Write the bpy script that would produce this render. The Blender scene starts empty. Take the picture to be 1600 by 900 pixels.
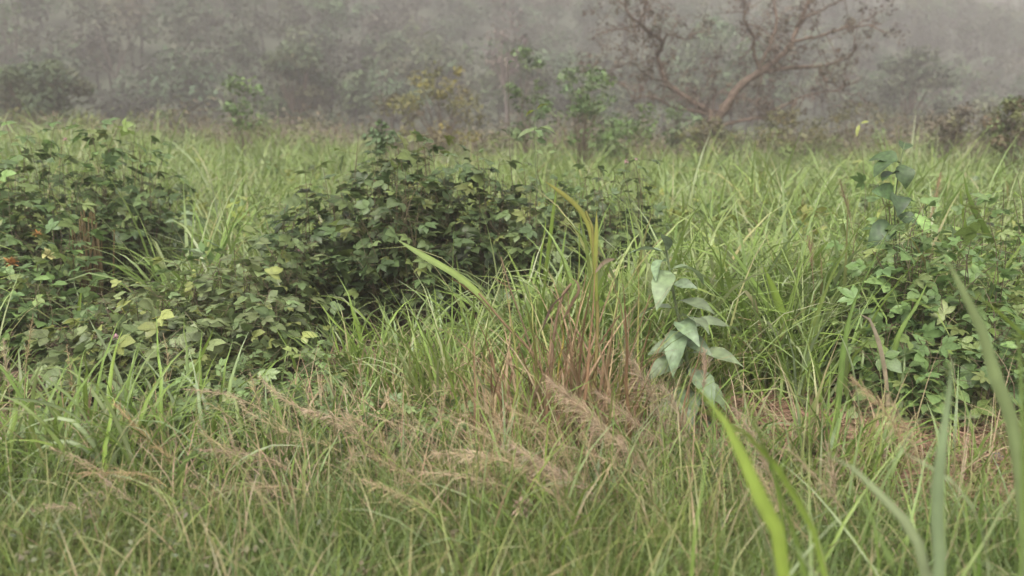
import bpy, math
import numpy as np
from mathutils import Matrix, Vector

rng = np.random.default_rng(7)
R = math.radians
sc = bpy.context.scene
col = sc.collection

# ------------------------------------------------------------------ camera
F = 1331.0                       # focal length in pixels of the 1600 px wide photograph
CAMZ, PITCH = 1.7, R(11.0)
cam = bpy.data.cameras.new('camera')
cam.sensor_width = 36.0
cam.lens = F / 1600 * 36
cam.clip_start, cam.clip_end = 0.05, 2000
cam.dof.use_dof = True
cam.dof.focus_distance = 5.0
cam.dof.aperture_fstop = 1.3
camo = bpy.data.objects.new('camera', cam)
col.objects.link(camo)
camo.location = (0, 0, CAMZ)
camo.rotation_euler = (math.pi / 2 - PITCH, 0, 0)
sc.camera = camo

# ------------------------------------------------------------------ sky, sun, exposure
world = bpy.data.worlds.new('World')
sc.world = world
world.use_nodes = True
wn = world.node_tree
bg = wn.nodes['Background']
sky = wn.nodes.new('ShaderNodeTexSky')
sky.sky_type = 'NISHITA'
sky.sun_disc = False
sky.sun_elevation = R(58)
sky.sun_rotation = R(200)
sky.dust_density = 5.0
sky.air_density = 1.5
hs = wn.nodes.new('ShaderNodeHueSaturation')       # overcast: the blue is washed out
hs.inputs['Saturation'].default_value = 0.12
wn.links.new(sky.outputs[0], hs.inputs['Color'])
wn.links.new(hs.outputs[0], bg.inputs['Color'])
bg.inputs['Strength'].default_value = 0.15
sun = bpy.data.lights.new('sun', 'SUN')
sun.energy = 1.5
sun.angle = R(25)
sun.color = (1.0, 0.92, 0.80)
suno = bpy.data.objects.new('sun', sun)
col.objects.link(suno)
suno.rotation_euler = (R(32), 0, R(-20))
vs = sc.view_settings
vs.view_transform = 'Standard'
vs.look = 'None'
vs.exposure = 1.6
vs.gamma = 1.0
vs.use_curve_mapping = False
cy = sc.cycles
cy.max_bounces = 7
cy.diffuse_bounces = 3
cy.glossy_bounces = 2
cy.transmission_bounces = 4
cy.volume_bounces = 3
cy.caustics_reflective = cy.caustics_refractive = False
cy.use_adaptive_sampling = True
cy.adaptive_threshold = 0.02
cy.use_denoising = True

# ------------------------------------------------------------------ pixel helpers
cp, sp = math.cos(PITCH), math.sin(PITCH)


def ray(x, y):
    a, b = (x - 800) / F, (450 - y) / F
    return np.array([a, cp + b * sp, -sp + b * cp])


def P(x, y, d):
    """point seen at pixel (x, y), d metres ahead (measured along the ground)"""
    v = ray(x, y)
    return np.array([0, 0, CAMZ]) + v * (d / v[1])


def H(x, y):
    """height of the land"""
    x = np.asarray(x, float); y = np.asarray(y, float)
    h = 0.035 * np.sin(x * 1.3 + 0.4) * np.cos(y * 0.9) + 0.02 * np.sin(x * 3.1 + y * 2.3)
    h = h + 0.62 * np.clip((-x - 2.5) / 8, 0, 1) * np.clip((y - 8) / 9, 0, 1)
    y0 = 60 + 0.42 * np.clip(x + 25, -40, 120) + 5 * np.sin(x * 0.06 + 1)
    t = np.clip(y - y0, 0, None)
    hill = 0.40 * t * t / (t + 14) + 1.2 * np.sin(x * 0.11 + y * 0.05) * np.clip(t / 20, 0, 1)
    return h + np.where(hill > 48, 48 + 6 * np.tanh((hill - 48) / 40), hill)


def G(x, y):
    v = ray(x, y)
    d = -CAMZ / v[2] * v[1]
    return P(x, y, d)


def gd(y):
    """ground distance of pixel row y"""
    return float(G(800, y)[1])


def on_ground(p):
    return np.array([p[0], p[1], float(H(p[0], p[1]))])


# ------------------------------------------------------------------ mesh building
class MB:
    def __init__(s):
        s.v, s.f, s.c, s.n = [], [], [], 0

    def add(s, v, f, c):
        v = np.asarray(v, float).reshape(-1, 3)
        c = np.asarray(c, float)
        if c.ndim == 1:
            c = np.tile(c, (len(v), 1))
        s.v.append(v); s.c.append(c.reshape(-1, 3)); s.f.append(np.asarray(f, int).reshape(-1, 4) + s.n)
        s.n += len(v)

    def arrays(s):
        return np.concatenate(s.v), np.concatenate(s.f), np.concatenate(s.c)

    def mesh(s, name, mat, smooth=True):
        v, f, c = s.arrays()
        return make_mesh(name, v, f, c, mat, smooth)

    def build(s, name, mat, parent=None, smooth=True, origin=None):
        v, f, c = s.arrays()
        o0 = np.zeros(3)
        if parent is not None:
            o0 = np.array(parent['_o'])
        elif origin is not None:
            o0 = np.asarray(origin, float)
        me = make_mesh(name, v - o0, f, c, mat, smooth)
        o = bpy.data.objects.new(name, me)
        col.objects.link(o)
        o['_o'] = [float(q) for q in o0]
        if parent is not None:
            o.parent = parent
        else:
            o.location = o0
        return o


def make_mesh(name, v, f, c, mat, smooth=True):
    """quads; a face whose last two indices agree is a triangle"""
    me = bpy.data.meshes.new(name)
    tri = f[:, 3] == f[:, 2]
    cnt = np.where(tri, 3, 4)
    keep = np.ones(f.shape, bool); keep[tri, 3] = False
    loops = f[keep]
    me.vertices.add(len(v)); me.vertices.foreach_set('co', v.astype(np.float32).ravel())
    me.loops.add(len(loops)); me.loops.foreach_set('vertex_index', loops.astype(np.int32))
    me.polygons.add(len(f))
    me.polygons.foreach_set('loop_start', np.concatenate([[0], np.cumsum(cnt)[:-1]]).astype(np.int32))
    if smooth:
        me.polygons.foreach_set('use_smooth', np.ones(len(f), bool))
    at = me.color_attributes.new('tint', 'FLOAT_COLOR', 'POINT')
    at.data.foreach_set('color', np.concatenate([c, np.ones((len(c), 1))], 1).astype(np.float32).ravel())
    me.materials.append(mat)
    me.update(calc_edges=True)
    return me


def tag(o, label=None, cat=None, group=None, kind=None):
    if label: o['label'] = label
    if cat: o['category'] = cat
    if group: o['group'] = group
    if kind: o['kind'] = kind
    return o


def thing(name, label, cat, loc, group=None):
    o = bpy.data.objects.new(name, None)
    col.objects.link(o)
    o.location = loc
    o.empty_display_size = 0.1
    o['_o'] = [float(q) for q in loc]
    return tag(o, label, cat, group, 'thing')


def unit(v):
    v = np.asarray(v, float)
    return v / np.maximum(np.linalg.norm(v, axis=-1, keepdims=True), 1e-9)


def ribbons(mb, pts, wid, side, colr, fold=0.0):
    """pts (N,K,3), wid (N,K), side (N,K,3), colr (N,K,3)"""
    N, K, _ = pts.shape
    w = wid[..., None] * 0.5
    if fold:
        tan = np.gradient(pts, axis=1)
        nor = unit(np.cross(side, tan))
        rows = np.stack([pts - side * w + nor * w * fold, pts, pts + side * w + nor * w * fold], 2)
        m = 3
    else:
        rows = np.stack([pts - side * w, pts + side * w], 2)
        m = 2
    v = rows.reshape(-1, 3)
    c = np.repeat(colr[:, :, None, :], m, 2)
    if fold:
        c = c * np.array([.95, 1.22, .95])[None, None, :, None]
    c = c.reshape(-1, 3)
    n = np.arange(N)[:, None, None] * (K * m)
    k = np.arange(K - 1)[None, :, None] * m
    j = np.arange(m - 1)[None, None, :]
    a = n + k + j
    f = np.stack([a, a + 1, a + 1 + m, a + m], -1).reshape(-1, 4)
    mb.add(v, f, c)


def blades(mb, base, az, lean, bend, L, W, c0, c1, K=5, fold=0.0, twist=0.5, prof=None, wob=0.0):
    """arching grass blades, all arguments arrays of length N"""
    N = len(base)
    s = np.linspace(0, 1, K)
    th = lean[:, None] + bend[:, None] * s[None, :] ** 1.6
    d = np.stack([np.cos(az), np.sin(az), np.zeros(N)], 1)
    step = (L / (K - 1))[:, None, None]
    thm = 0.5 * (th[:, 1:] + th[:, :-1])
    inc = step * (np.sin(thm)[..., None] * d[:, None, :] + np.cos(thm)[..., None] * np.array([0, 0, 1.0]))
    pts = base[:, None, :] + np.concatenate([np.zeros((N, 1, 3)), np.cumsum(inc, 1)], 1)
    if wob:
        pts[:, 1:] += rng.normal(0, wob, (N, K - 1, 3)) * L[:, None, None]
    sd = np.stack([-np.sin(az), np.cos(az), np.zeros(N)], 1)
    tw = rng.uniform(-1, 1, N) * twist
    tan = unit(np.gradient(pts, axis=1))
    nor = unit(np.cross(np.repeat(sd[:, None], K, 1), tan))
    ang = tw[:, None, None] * (0.4 + s[None, :, None])
    side = unit(np.cos(ang) * sd[:, None] + np.sin(ang) * nor)
    if prof is None:
        prof = np.clip(0.45 + s * 2.5, 0, 1) * np.clip((1 - s) * 1.7, 0.03, 1)
    wid = W[:, None] * prof[None]
    cc = c0[:, None, :] * (1 - s[None, :, None] ** 1.5) + c1[:, None, :] * s[None, :, None] ** 1.5
    ribbons(mb, pts, wid, side, cc, fold)


def mixcol(cols, n, weights=None, jit=0.15):
    cols = np.asarray(cols, float)
    i = rng.choice(len(cols), n, p=weights)
    return cols[i] * rng.uniform(1 - jit, 1 + jit, (n, 1)) * rng.uniform(1 - jit / 3, 1 + jit / 3, (n, 3))


def smooth_path(pts, n):
    """Catmull-Rom through pts, n samples"""
    p = np.asarray(pts, float)
    if len(p) == 2:
        t = np.linspace(0, 1, n)[:, None]
        return p[0] * (1 - t) + p[1] * t
    q = np.concatenate([[2 * p[0] - p[1]], p, [2 * p[-1] - p[-2]]])
    seg = np.linalg.norm(np.diff(p, axis=0), axis=1)
    cum = np.concatenate([[0], np.cumsum(seg)]); cum /= cum[-1]
    out = []
    for t in np.linspace(0, 1, n):
        i = min(np.searchsorted(cum, t, side='right') - 1, len(p) - 2)
        u = (t - cum[i]) / max(cum[i + 1] - cum[i], 1e-9)
        a, b, c, d = q[i], q[i + 1], q[i + 2], q[i + 3]
        out.append(0.5 * (2 * b + (c - a) * u + (2 * a - 5 * b + 4 * c - d) * u * u + (3 * b - a - 3 * c + d) * u ** 3))
    return np.array(out)


def tube(mb, pts, rad, colr, sides=6, rough=0.0):
    pts = np.asarray(pts, float); K = len(pts)
    rad = np.broadcast_to(np.asarray(rad, float), (K,))
    tan = unit(np.gradient(pts, axis=0))
    ref = np.array([0.13, 0.97, 0.21]) if abs(tan[0][1]) < 0.8 else np.array([1.0, 0.1, 0.1])
    a = unit(np.cross(tan, ref)); b = np.cross(tan, a)
    th = np.arange(sides) * 2 * math.pi / sides
    rr = rad[:, None] * (1 + (rng.uniform(-rough, rough, (K, sides)) if rough else 0))
    v = pts[:, None] + rr[..., None] * (np.cos(th)[None, :, None] * a[:, None] + np.sin(th)[None, :, None] * b[:, None])
    k = np.arange(K - 1)[:, None] * sides; j = np.arange(sides)[None]
    f = np.stack([k + j, k + (j + 1) % sides, k + sides + (j + 1) % sides, k + sides + j], -1).reshape(-1, 4)
    c = np.asarray(colr, float)
    if c.ndim == 2:
        c = np.repeat(c[:, None], sides, 1).reshape(-1, 3)
    mb.add(v.reshape(-1, 3), f, c)


# ------------------------------------------------------------------ materials
def leafmat(name, transl=0.3, rough=0.5, spec=0.35, grain=0.25, scale=14.0, objvar=0.0):
    m = bpy.data.materials.new(name); m.use_nodes = True
    n, l = m.node_tree.nodes, m.node_tree.links
    out = n['Material Output']; bs = n['Principled BSDF']
    at = n.new('ShaderNodeAttribute'); at.attribute_name = 'tint'
    tc = n.new('ShaderNodeTexCoord')
    nz = n.new('ShaderNodeTexNoise'); nz.inputs['Scale'].default_value = scale; nz.inputs['Detail'].default_value = 3
    l.new(tc.outputs['Object'], nz.inputs['Vector'])
    mr = n.new('ShaderNodeMapRange')
    mr.inputs['From Min'].default_value = 0.3; mr.inputs['From Max'].default_value = 0.7
    mr.inputs['To Min'].default_value = 1 - grain; mr.inputs['To Max'].default_value = 1 + grain
    l.new(nz.outputs['Fac'], mr.inputs['Value'])
    mul = n.new('ShaderNodeVectorMath'); mul.operation = 'SCALE'
    l.new(at.outputs['Color'], mul.inputs[0]); l.new(mr.outputs['Result'], mul.inputs['Scale'])
    src = mul.outputs[0]
    if objvar:
        oi = n.new('ShaderNodeObjectInfo')
        m2 = n.new('ShaderNodeMapRange')
        m2.inputs['To Min'].default_value = 1 - objvar; m2.inputs['To Max'].default_value = 1 + objvar
        l.new(oi.outputs['Random'], m2.inputs['Value'])
        mu2 = n.new('ShaderNodeVectorMath'); mu2.operation = 'SCALE'
        l.new(src, mu2.inputs[0]); l.new(m2.outputs['Result'], mu2.inputs['Scale'])
        src = mu2.outputs[0]
    l.new(src, bs.inputs['Base Color'])
    bs.inputs['Roughness'].default_value = rough
    bs.inputs['Specular IOR Level'].default_value = spec
    if transl:
        tr = n.new('ShaderNodeBsdfTranslucent')
        l.new(src, tr.inputs['Color'])
        mx = n.new('ShaderNodeMixShader'); mx.inputs[0].default_value = transl
        l.new(bs.outputs[0], mx.inputs[1]); l.new(tr.outputs[0], mx.inputs[2])
        l.new(mx.outputs[0], out.inputs['Surface'])
    return m


def soilmat(name, cols, scale=3.0):
    m = bpy.data.materials.new(name); m.use_nodes = True
    n, l = m.node_tree.nodes, m.node_tree.links
    bs = n['Principled BSDF']
    tc = n.new('ShaderNodeTexCoord')
    nz = n.new('ShaderNodeTexNoise'); nz.inputs['Scale'].default_value = scale; nz.inputs['Detail'].default_value = 9
    nz.inputs['Roughness'].default_value = 0.7
    l.new(tc.outputs['Object'], nz.inputs['Vector'])
    cr = n.new('ShaderNodeValToRGB')
    cr.color_ramp.elements[0].position = 0.3; cr.color_ramp.elements[0].color = (*cols[0], 1)
    cr.color_ramp.elements[1].position = 0.72; cr.color_ramp.elements[1].color = (*cols[-1], 1)
    for i, c in enumerate(cols[1:-1]):
        e = cr.color_ramp.elements.new(0.3 + 0.42 * (i + 1) / (len(cols) - 1)); e.color = (*c, 1)
    l.new(nz.outputs['Fac'], cr.inputs['Fac'])
    l.new(cr.outputs['Color'], bs.inputs['Base Color'])
    bs.inputs['Roughness'].default_value = 0.95
    bp = n.new('ShaderNodeBump'); bp.inputs['Strength'].default_value = 0.6; bp.inputs['Distance'].default_value = 0.03
    nz2 = n.new('ShaderNodeTexNoise'); nz2.inputs['Scale'].default_value = scale * 9; nz2.inputs['Detail'].default_value = 6
    l.new(tc.outputs['Object'], nz2.inputs['Vector'])
    l.new(nz2.outputs['Fac'], bp.inputs['Height']); l.new(bp.outputs['Normal'], bs.inputs['Normal'])
    return m


M_GRASS = leafmat('grass_blade', 0.4, 0.42, 0.4, 0.15, 9)
M_DRY = leafmat('dry_grass', 0.25, 0.7, 0.2, 0.2, 20)
M_LEAF = leafmat('shrub_leaf', 0.4, 0.45, 0.38, 0.2, 22, 0.32)
M_PALE = leafmat('pale_leaf', 0.3, 0.5, 0.4, 0.35, 7, 0.2)
M_FAR = leafmat('far_foliage', 0.2, 0.6, 0.25, 0.2, 0.6)
M_BARK = leafmat('bark', 0.0, 0.9, 0.15, 0.45, 11)
M_STEM = leafmat('green_stem', 0.0, 0.6, 0.3, 0.3, 25)
M_FLOWER = leafmat('petal', 0.3, 0.6, 0.2, 0.15, 40)
M_STONE = leafmat('stone', 0.0, 0.85, 0.3, 0.35, 18)
M_SOIL = soilmat('soil', [(0.05, 0.035, 0.022), (0.10, 0.068, 0.042), (0.17, 0.12, 0.075)])
M_HILL = soilmat('hill_soil', [(.03, .04, .02), (.05, .06, .035), (.07, .075, .05)], 0.25)


# ------------------------------------------------------------------ land
def sheet(name, xs, ys, mat):
    X, Y = np.meshgrid(xs, ys)
    v = np.stack([X, Y, H(X, Y)], -1).reshape(-1, 3)
    nx = len(xs)
    j = np.arange(len(ys) - 1)[:, None] * nx; i = np.arange(nx - 1)[None]
    f = np.stack([j + i, j + i + 1, j + nx + i + 1, j + nx + i], -1).reshape(-1, 4)
    mb = MB(); mb.add(v, f, (0.1, 0.1, 0.1))
    return mb.build(name, mat)


xs = np.concatenate([np.linspace(-260, -22, 60), np.linspace(-20, 20, 161), np.linspace(22, 260, 60)])
ys = np.concatenate([np.linspace(-30, 1, 24), np.linspace(1.2, 14, 64), np.linspace(14.5, 46, 40)])
tag(sheet('ground', xs, ys, M_SOIL), kind='structure')
tag(sheet('hillside', np.linspace(-260, 260, 200), np.concatenate([np.linspace(46, 130, 85), np.linspace(132, 300, 50)]), M_HILL), kind='structure')

# ------------------------------------------------------------------ where grass thins out: (x, y, rx, ry)
CLEAR = []


def clear(px, d, rx, ry, dx=0.0):
    p = P(px, 450, d)
    CLEAR.append((p[0] + dx, d, rx, ry))


def thin(x, y):
    """0 inside the plants' own ground, 1 in the open"""
    k = np.ones(len(x))
    for cx, cyy, rx, ry in CLEAR:
        q = ((x - cx) / rx) ** 2 + ((y - cyy) / ry) ** 2
        k = np.minimum(k, np.clip((q - 0.7) / 0.5, 0.0, 1))
    return k


# ------------------------------------------------------------------ leaves
def leaflet(mb, L, W, az, tilt, droop, c, rows=4, fold=0.25, org=(0, 0, 0), p=0.85, lobed=0.0, wave=0.0):
    """one leaflet in the XY plane, pointing along az, its tip bent down"""
    s = np.linspace(0, 1, rows)
    prof = np.sin(math.pi * np.clip(s, 0.02, 0.985) ** p)
    w = W * 0.5 * prof
    th = tilt - droop * s
    dl = L / (rows - 1)
    r = np.concatenate([[0], np.cumsum(np.cos(0.5 * (th[1:] + th[:-1])) * dl)])
    z = np.concatenate([[0], np.cumsum(np.sin(0.5 * (th[1:] + th[:-1])) * dl)])
    d = np.array([math.cos(az), math.sin(az), 0]); q = np.array([-math.sin(az), math.cos(az), 0])
    mid = np.asarray(org) + r[:, None] * d + z[:, None] * np.array([0, 0, 1.0])
    up = np.array([0, 0, 1.0]) * (w * fold)[:, None]
    wv = wave * W * np.sin(s * 9)[:, None] * np.array([0, 0, 1.0])
    v = np.stack([mid - q * w[:, None] + up + wv, mid, mid + q * w[:, None] + up - wv], 1).reshape(-1, 3)
    k = np.arange(rows - 1)[:, None] * 3; j = np.arange(2)[None]
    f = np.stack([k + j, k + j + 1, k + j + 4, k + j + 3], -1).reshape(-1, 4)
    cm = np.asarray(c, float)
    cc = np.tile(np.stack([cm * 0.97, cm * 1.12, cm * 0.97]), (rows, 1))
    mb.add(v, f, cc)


def petiole(mb, a, b, w, c):
    a = np.asarray(a, float); b = np.asarray(b, float)
    s = unit(np.cross(b - a, [0, 0, 1.0])) * w * 0.5
    u = np.array([0, 0, w * 0.5])
    mb.add([a - s, a + s, b + s, b - s, a - u, a + u, b + u, b - u], [[0, 1, 2, 3], [4, 5, 6, 7]], c)


def leaf_variants(kind, c, n=4, mat=M_LEAF):
    """meshes of a whole leaf of size 1: stalk from the origin along +X, then the blade"""
    out = []
    for i in range(n):
        mb = MB()
        cc = np.asarray(c) * rng.uniform(0.8, 1.2) * rng.uniform(0.93, 1.07, 3)
        if n >= 5 and i == n - 1:
            cc = cc * np.array([1.5, 1.32, 1.05])          # young yellowish leaf
        if n >= 5 and i == n - 2:
            cc = cc * np.array([1.3, 1.25, 1.2])
        if kind in ('palmate', 'trifoliate'):
            st = rng.uniform(0.25, 0.4)
            petiole(mb, (0, 0, 0), (st, 0, 0.02), 0.018, cc * np.array([1.3, 1.1, 0.9]))
            az = (-1.6, -0.78, 0.0, 0.78, 1.6) if kind == 'palmate' else (-1.15, 0.0, 1.15)
            for a in az:
                k = 1 - 0.22 * abs(a)
                leaflet(mb, 0.52 * k * rng.uniform(.9, 1.1), (0.26 if kind == 'palmate' else 0.38) * k, a + rng.uniform(-.12, .12),
                        rng.uniform(-0.05, 0.25), rng.uniform(0.3, 0.9), cc * rng.uniform(.9, 1.1), 4, 0.22, (st, 0, 0.02), 0.9)
        elif kind == 'pair':                        # a sprig of small simple leaves
            petiole(mb, (0, 0, 0), (0.62, 0, 0.03), 0.016, cc * np.array([1.3, 1.0, 0.8]))
            for t, sgn in ((0.2, 1), (0.34, -1), (0.48, 1), (0.6, -1)):
                leaflet(mb, 0.4 * rng.uniform(.8, 1.15), 0.2, sgn * rng.uniform(.6, 1.0), rng.uniform(0, .3), rng.uniform(.2, .7),
                        cc * rng.uniform(.85, 1.15), 4, 0.25, (t, 0, 0.02))
            leaflet(mb, 0.4, 0.2, rng.uniform(-.2, .2), .1, .5, cc * 1.1, 4, 0.25, (0.6, 0, 0.03))
        else:                                       # one broad simple leaf
            petiole(mb, (0, 0, 0), (0.12, 0, 0.01), 0.02, cc)
            leaflet(mb, 0.9, {'broad': 0.38, 'round': 0.66, 'long': 0.3}[kind], 0, rng.uniform(0, .3), rng.uniform(.6, 1.6), cc, 7, rng.uniform(.2, .55), (0.12, 0, 0.01), 0.78, wave=0.06)
        out.append(mb.mesh('leaf', mat))
    return out


def basis(x, up):
    x = unit(x)
    z = np.asarray(up, float) - np.dot(up, x) * x
    z = unit(z)
    y = np.cross(z, x)
    return x, y, z


def place_leaf(mesh, loc, x, up, size, parent, name='leaf'):
    x, y, z = basis(x, up)
    o = bpy.data.objects.new(name, mesh)
    col.objects.link(o)
    o0 = np.array(parent['_o'])
    loc = np.asarray(loc) - o0
    m = np.eye(4)
    m[:3, 0], m[:3, 1], m[:3, 2], m[:3, 3] = x * size, y * size, z * size, loc
    o.parent = parent
    o.matrix_local = Matrix(m.tolist())
    return o


def mesh_arrays(me):
    v = np.empty(len(me.vertices) * 3, np.float32); me.vertices.foreach_get('co', v)
    f = np.empty(len(me.loops), np.int32); me.loops.foreach_get('vertex_index', f)
    c = np.empty(len(me.vertices) * 4, np.float32); me.color_attributes['tint'].data.foreach_get('color', c)
    return v.reshape(-1, 3), f.reshape(-1, 4), c.reshape(-1, 4)[:, :3]


# ------------------------------------------------------------------ shrubs
def shrub(name, label, cat, mounds, variants, size, nleaf, nobj=290, stemcol=(0.10, 0.08, 0.045), group=None,
          stem_r=0.006, leafmat_=M_LEAF, flat=0.55, up=0.55, cols=None, low=0.3):
    """mounds: (pixel x, pixel y of the top, distance, half width m, half depth m, share of stems)"""
    g = np.mean([[P(m[0], 450, m[2])[0], m[2]] for m in mounds], 0)
    root = thing(name, label, cat, (g[0], g[1], float(H(*g))), group)
    stems = MB(); L = []
    tot = sum(m[5] for m in mounds)
    nst_all = max(10, nleaf // 9)
    for mx, my, md, rx, ry, share in mounds:
        top = P(mx, my, md); cx, cyy, zt = top[0], md, top[2]
        nst = max(4, int(nst_all * share / tot))
        for i in range(nst):
            a = rng.uniform(0, 2 * math.pi); u = math.sqrt(rng.uniform(0, 1))
            tip = np.array([cx + rx * u * math.cos(a), cyy + ry * u * math.sin(a), 0])
            gz = float(H(tip[0], tip[1]))
            tip[2] = gz + (zt - gz) * (1 - flat * u ** 2.2) * rng.uniform(0.8, 1.05)
            rt = np.array([cx + rx * 0.45 * u * math.cos(a) + rng.normal(0, .05), cyy + ry * 0.45 * u * math.sin(a) + rng.normal(0, .05), 0])
            rt[2] = float(H(rt[0], rt[1])) - 0.03
            mid = rt * 0.45 + tip * 0.55 + np.array([rng.normal(0, .06), rng.normal(0, .06), (tip[2] - rt[2]) * 0.14])
            path = smooth_path([rt, mid, tip], 7)
            sc_ = np.asarray(stemcol) * rng.uniform(.7, 1.3)
            tube(stems, path, np.linspace(stem_r, stem_r * .3, 7), sc_, 4)
            n = max(3, int(round(nleaf * share / tot / nst)))
            az = rng.uniform(0, 6.28)
            for k in range(n):
                s = low + (1 - low) * (k + rng.uniform(0, .8)) / n
                s = min(s, 1.0)
                j = min(int(s * 6), 5); fr = s * 6 - j
                p = path[j] * (1 - fr) + path[j + 1] * fr
                az += 2.4 + rng.normal(0, .4)
                out = np.array([p[0] - cx, (p[1] - cyy) * rx / ry, 0]) / max(rx, .1)
                x = np.array([math.cos(az), math.sin(az), rng.uniform(-.25, .45)]) + out * 0.9
                upv = np.array([0, 0, 1.0]) * up + unit(out + 1e-6) * 0.35 + rng.normal(0, .22, 3)
                # short side twig
                tw = rng.uniform(0.02, 0.10) * (size / 0.2)
                q = p + unit(x) * tw
                tube(stems, [p, q], [stem_r * .35, stem_r * .25], sc_, 3)
                L.append((q, x, upv, size * rng.uniform(.5, 1.25), int(rng.integers(len(variants)))))
    # the leaves nearest to the viewer and to the top show largest: they are parts of their own
    L.sort(key=lambda t: t[0][1] - 1.2 * t[0][2])
    for q, x, upv, sz, vi in L[:nobj]:
        place_leaf(variants[vi], q, x, upv, sz, root)
    stems.build('branches', M_STEM, root)
    rest = L[nobj:]
    if rest:
        mb = MB()
        arr = [mesh_arrays(m) for m in variants]
        for q, x, upv, sz, vi in rest:
            v, f, c = arr[vi]
            b = np.stack(basis(x, upv)) * sz
            mb.add(v @ b + q, f, c * rng.uniform(.7, 1.3))
        tag(mb.build('foliage', leafmat_, root), kind='stuff')
    return root


# ------------------------------------------------------------------ trees and bushes farther off: limbs and many leaf faces
def leaf_cloud(mb, centers, radii, n, size, cols, weights=None, flatten=0.75):
    """n leaf quads round each centre"""
    N = len(centers) * n
    c = np.repeat(np.asarray(centers), n, 0); r = np.repeat(np.asarray(radii), n)
    d = unit(rng.normal(size=(N, 3)))
    rad = r * rng.uniform(0.25, 1.0, N) ** 0.5
    p = c + d * rad[:, None] * np.array([1, 1, flatten])
    sz = size * rng.uniform(.6, 1.4, N)
    nor = unit(d * 0.6 + np.array([0, 0, 0.8]) + rng.normal(0, .5, (N, 3)))
    a = unit(np.cross(nor, rng.normal(size=(N, 3)))); b = np.cross(nor, a)
    h = sz[:, None] * 0.5
    v = np.stack([p - a * h * 1.25, p - b * h * .6 - nor * h * .15, p + a * h * 1.25, p + b * h * .6 - nor * h * .15], 1).reshape(-1, 3)
    f = np.arange(N * 4).reshape(-1, 4)
    cc = np.repeat(mixcol(np.asarray(cols), len(centers), weights, .2), n, 0) * rng.uniform(.75, 1.25, (N, 1))
    mb.add(v, f, np.repeat(cc, 4, 0))


def limbs(mb, base, tips, r0, colr, wander=0.12, fk=.4):
    """a trunk that divides towards the given tips"""
    base = np.asarray(base, float)
    cen = np.mean(tips, 0)
    fork = base * (1 - fk) + cen * fk
    tube(mb, smooth_path([base, base * .55 + fork * .45 + rng.normal(0, wander * .5, 3), fork], 6), np.linspace(r0, r0 * .6, 6), colr, 7, .08)
    for t in tips:
        m = fork * .5 + t * .5 + rng.normal(0, wander, 3)
        tube(mb, smooth_path([fork, m, t], 6), np.linspace(r0 * .42, r0 * .08, 6), colr, 5, .08)


def bush(name, label, cat, px, ytop, d, rx, cols, n=16, leaves=60, size=0.11, cr=0.35, stemcol=(.12, .09, .065),
         ybot=None, trunk_r=0.04, weights=None, group=None, ry=None, zpow=1.0, hollow=0.0, kindmat=None, fk=.4):
    top = P(px, ytop, d)
    base = np.array([top[0], d, float(H(top[0], d)) - .05])
    root = thing(name, label, cat, base, group)
    zb = base[2] + 0.35 * (top[2] - base[2]) if ybot is None else P(px, ybot, d)[2]
    ry = ry or rx * .8
    c = []
    n = int(n * 1.35)
    for i in range(n):
        a = rng.uniform(0, 6.28); u = math.sqrt(rng.uniform(hollow, 1)); w = rng.uniform(0, 1) ** zpow
        k = math.sqrt(max(0.05, 1 - (w - .35) ** 2 / .5))
        c.append([top[0] + rx * u * k * math.cos(a), d + ry * u * k * math.sin(a), zb + (top[2] - zb) * w])
    c = np.array(c)
    mb = MB(); limbs(mb, base, c, trunk_r, np.asarray(stemcol), .1, fk)
    mb.build('trunk', M_BARK, root)
    lb = MB(); leaf_cloud(lb, c, cr * rng.uniform(.6, 1.35, n), int(leaves * 1.15), size, cols, weights)
    lb.build('crown', kindmat or M_FAR, root)
    return root


GREEN = [(.075, .12, .038), (.11, .16, .06), (.06, .095, .034)]
OLIVE = [(.12, .115, .04), (.16, .145, .05), (.10, .10, .045)]
BROWN = [(.105, .095, .058), (.09, .08, .05), (.12, .10, .065)]
DARKG = [(.04, .065, .028), (.06, .085, .035), (.08, .085, .04)]

# ------------------------------------------------------------------ the wooded hillside
fb, ft = MB(), MB()
HC = [(.045, .068, .034), (.06, .085, .042), (.08, .095, .05), (.085, .08, .055), (.05, .056, .036), (.07, .105, .055)]
cx, crad = [], []
spots = []
for gy in np.arange(48, 190, 4.2):
    w = 0.66 * gy + 14
    for gx in np.arange(-w, w, 4.2):
        x = gx + rng.uniform(-2, 2); y = gy + rng.uniform(-2, 2)
        y0 = 60 + 0.42 * min(max(x + 25, -40), 120)
        if y < y0 - 9 or (y > y0 + 62):
            continue
        spots.append((x, y))
for x, y in spots:
    z = float(H(x, y)); h = rng.uniform(4.0, 8.5) * (0.75 if y < 62 else 1); r = rng.uniform(1.7, 3.3)
    n = int(rng.integers(6, 10))
    a = rng.uniform(0, 6.28, n); u = rng.uniform(.1, .75, n) * r
    c = np.stack([x + u * np.cos(a), y + u * np.sin(a), z + h * rng.uniform(.42, .92, n)], 1)
    bare = rng.uniform() < .08
    base = np.array(HC[int(rng.integers(len(HC)))]) * rng.uniform(.65, 1.6)
    leaf_cloud(fb, c, r * rng.uniform(.3, .62, n), 62 if not bare else 14, 0.36, [base], None)
    tube(ft, smooth_path([(x, y, z - .2), (x + rng.normal(0, .3), y, z + h * .5), (x + rng.normal(0, .5), y, z + h * .85)], 4),
         [.16, .12, .08, .04], np.array([.06, .06, .045]) * rng.uniform(.6, 1.3), 4)
    if bare:
        for q in c:
            tube(ft, [(x, y, z + h * .4), q, q + np.array([rng.normal(0, .6), 0, rng.uniform(.3, 1.2)])], [.06, .035, .012], (.11, .095, .08), 3)
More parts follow.
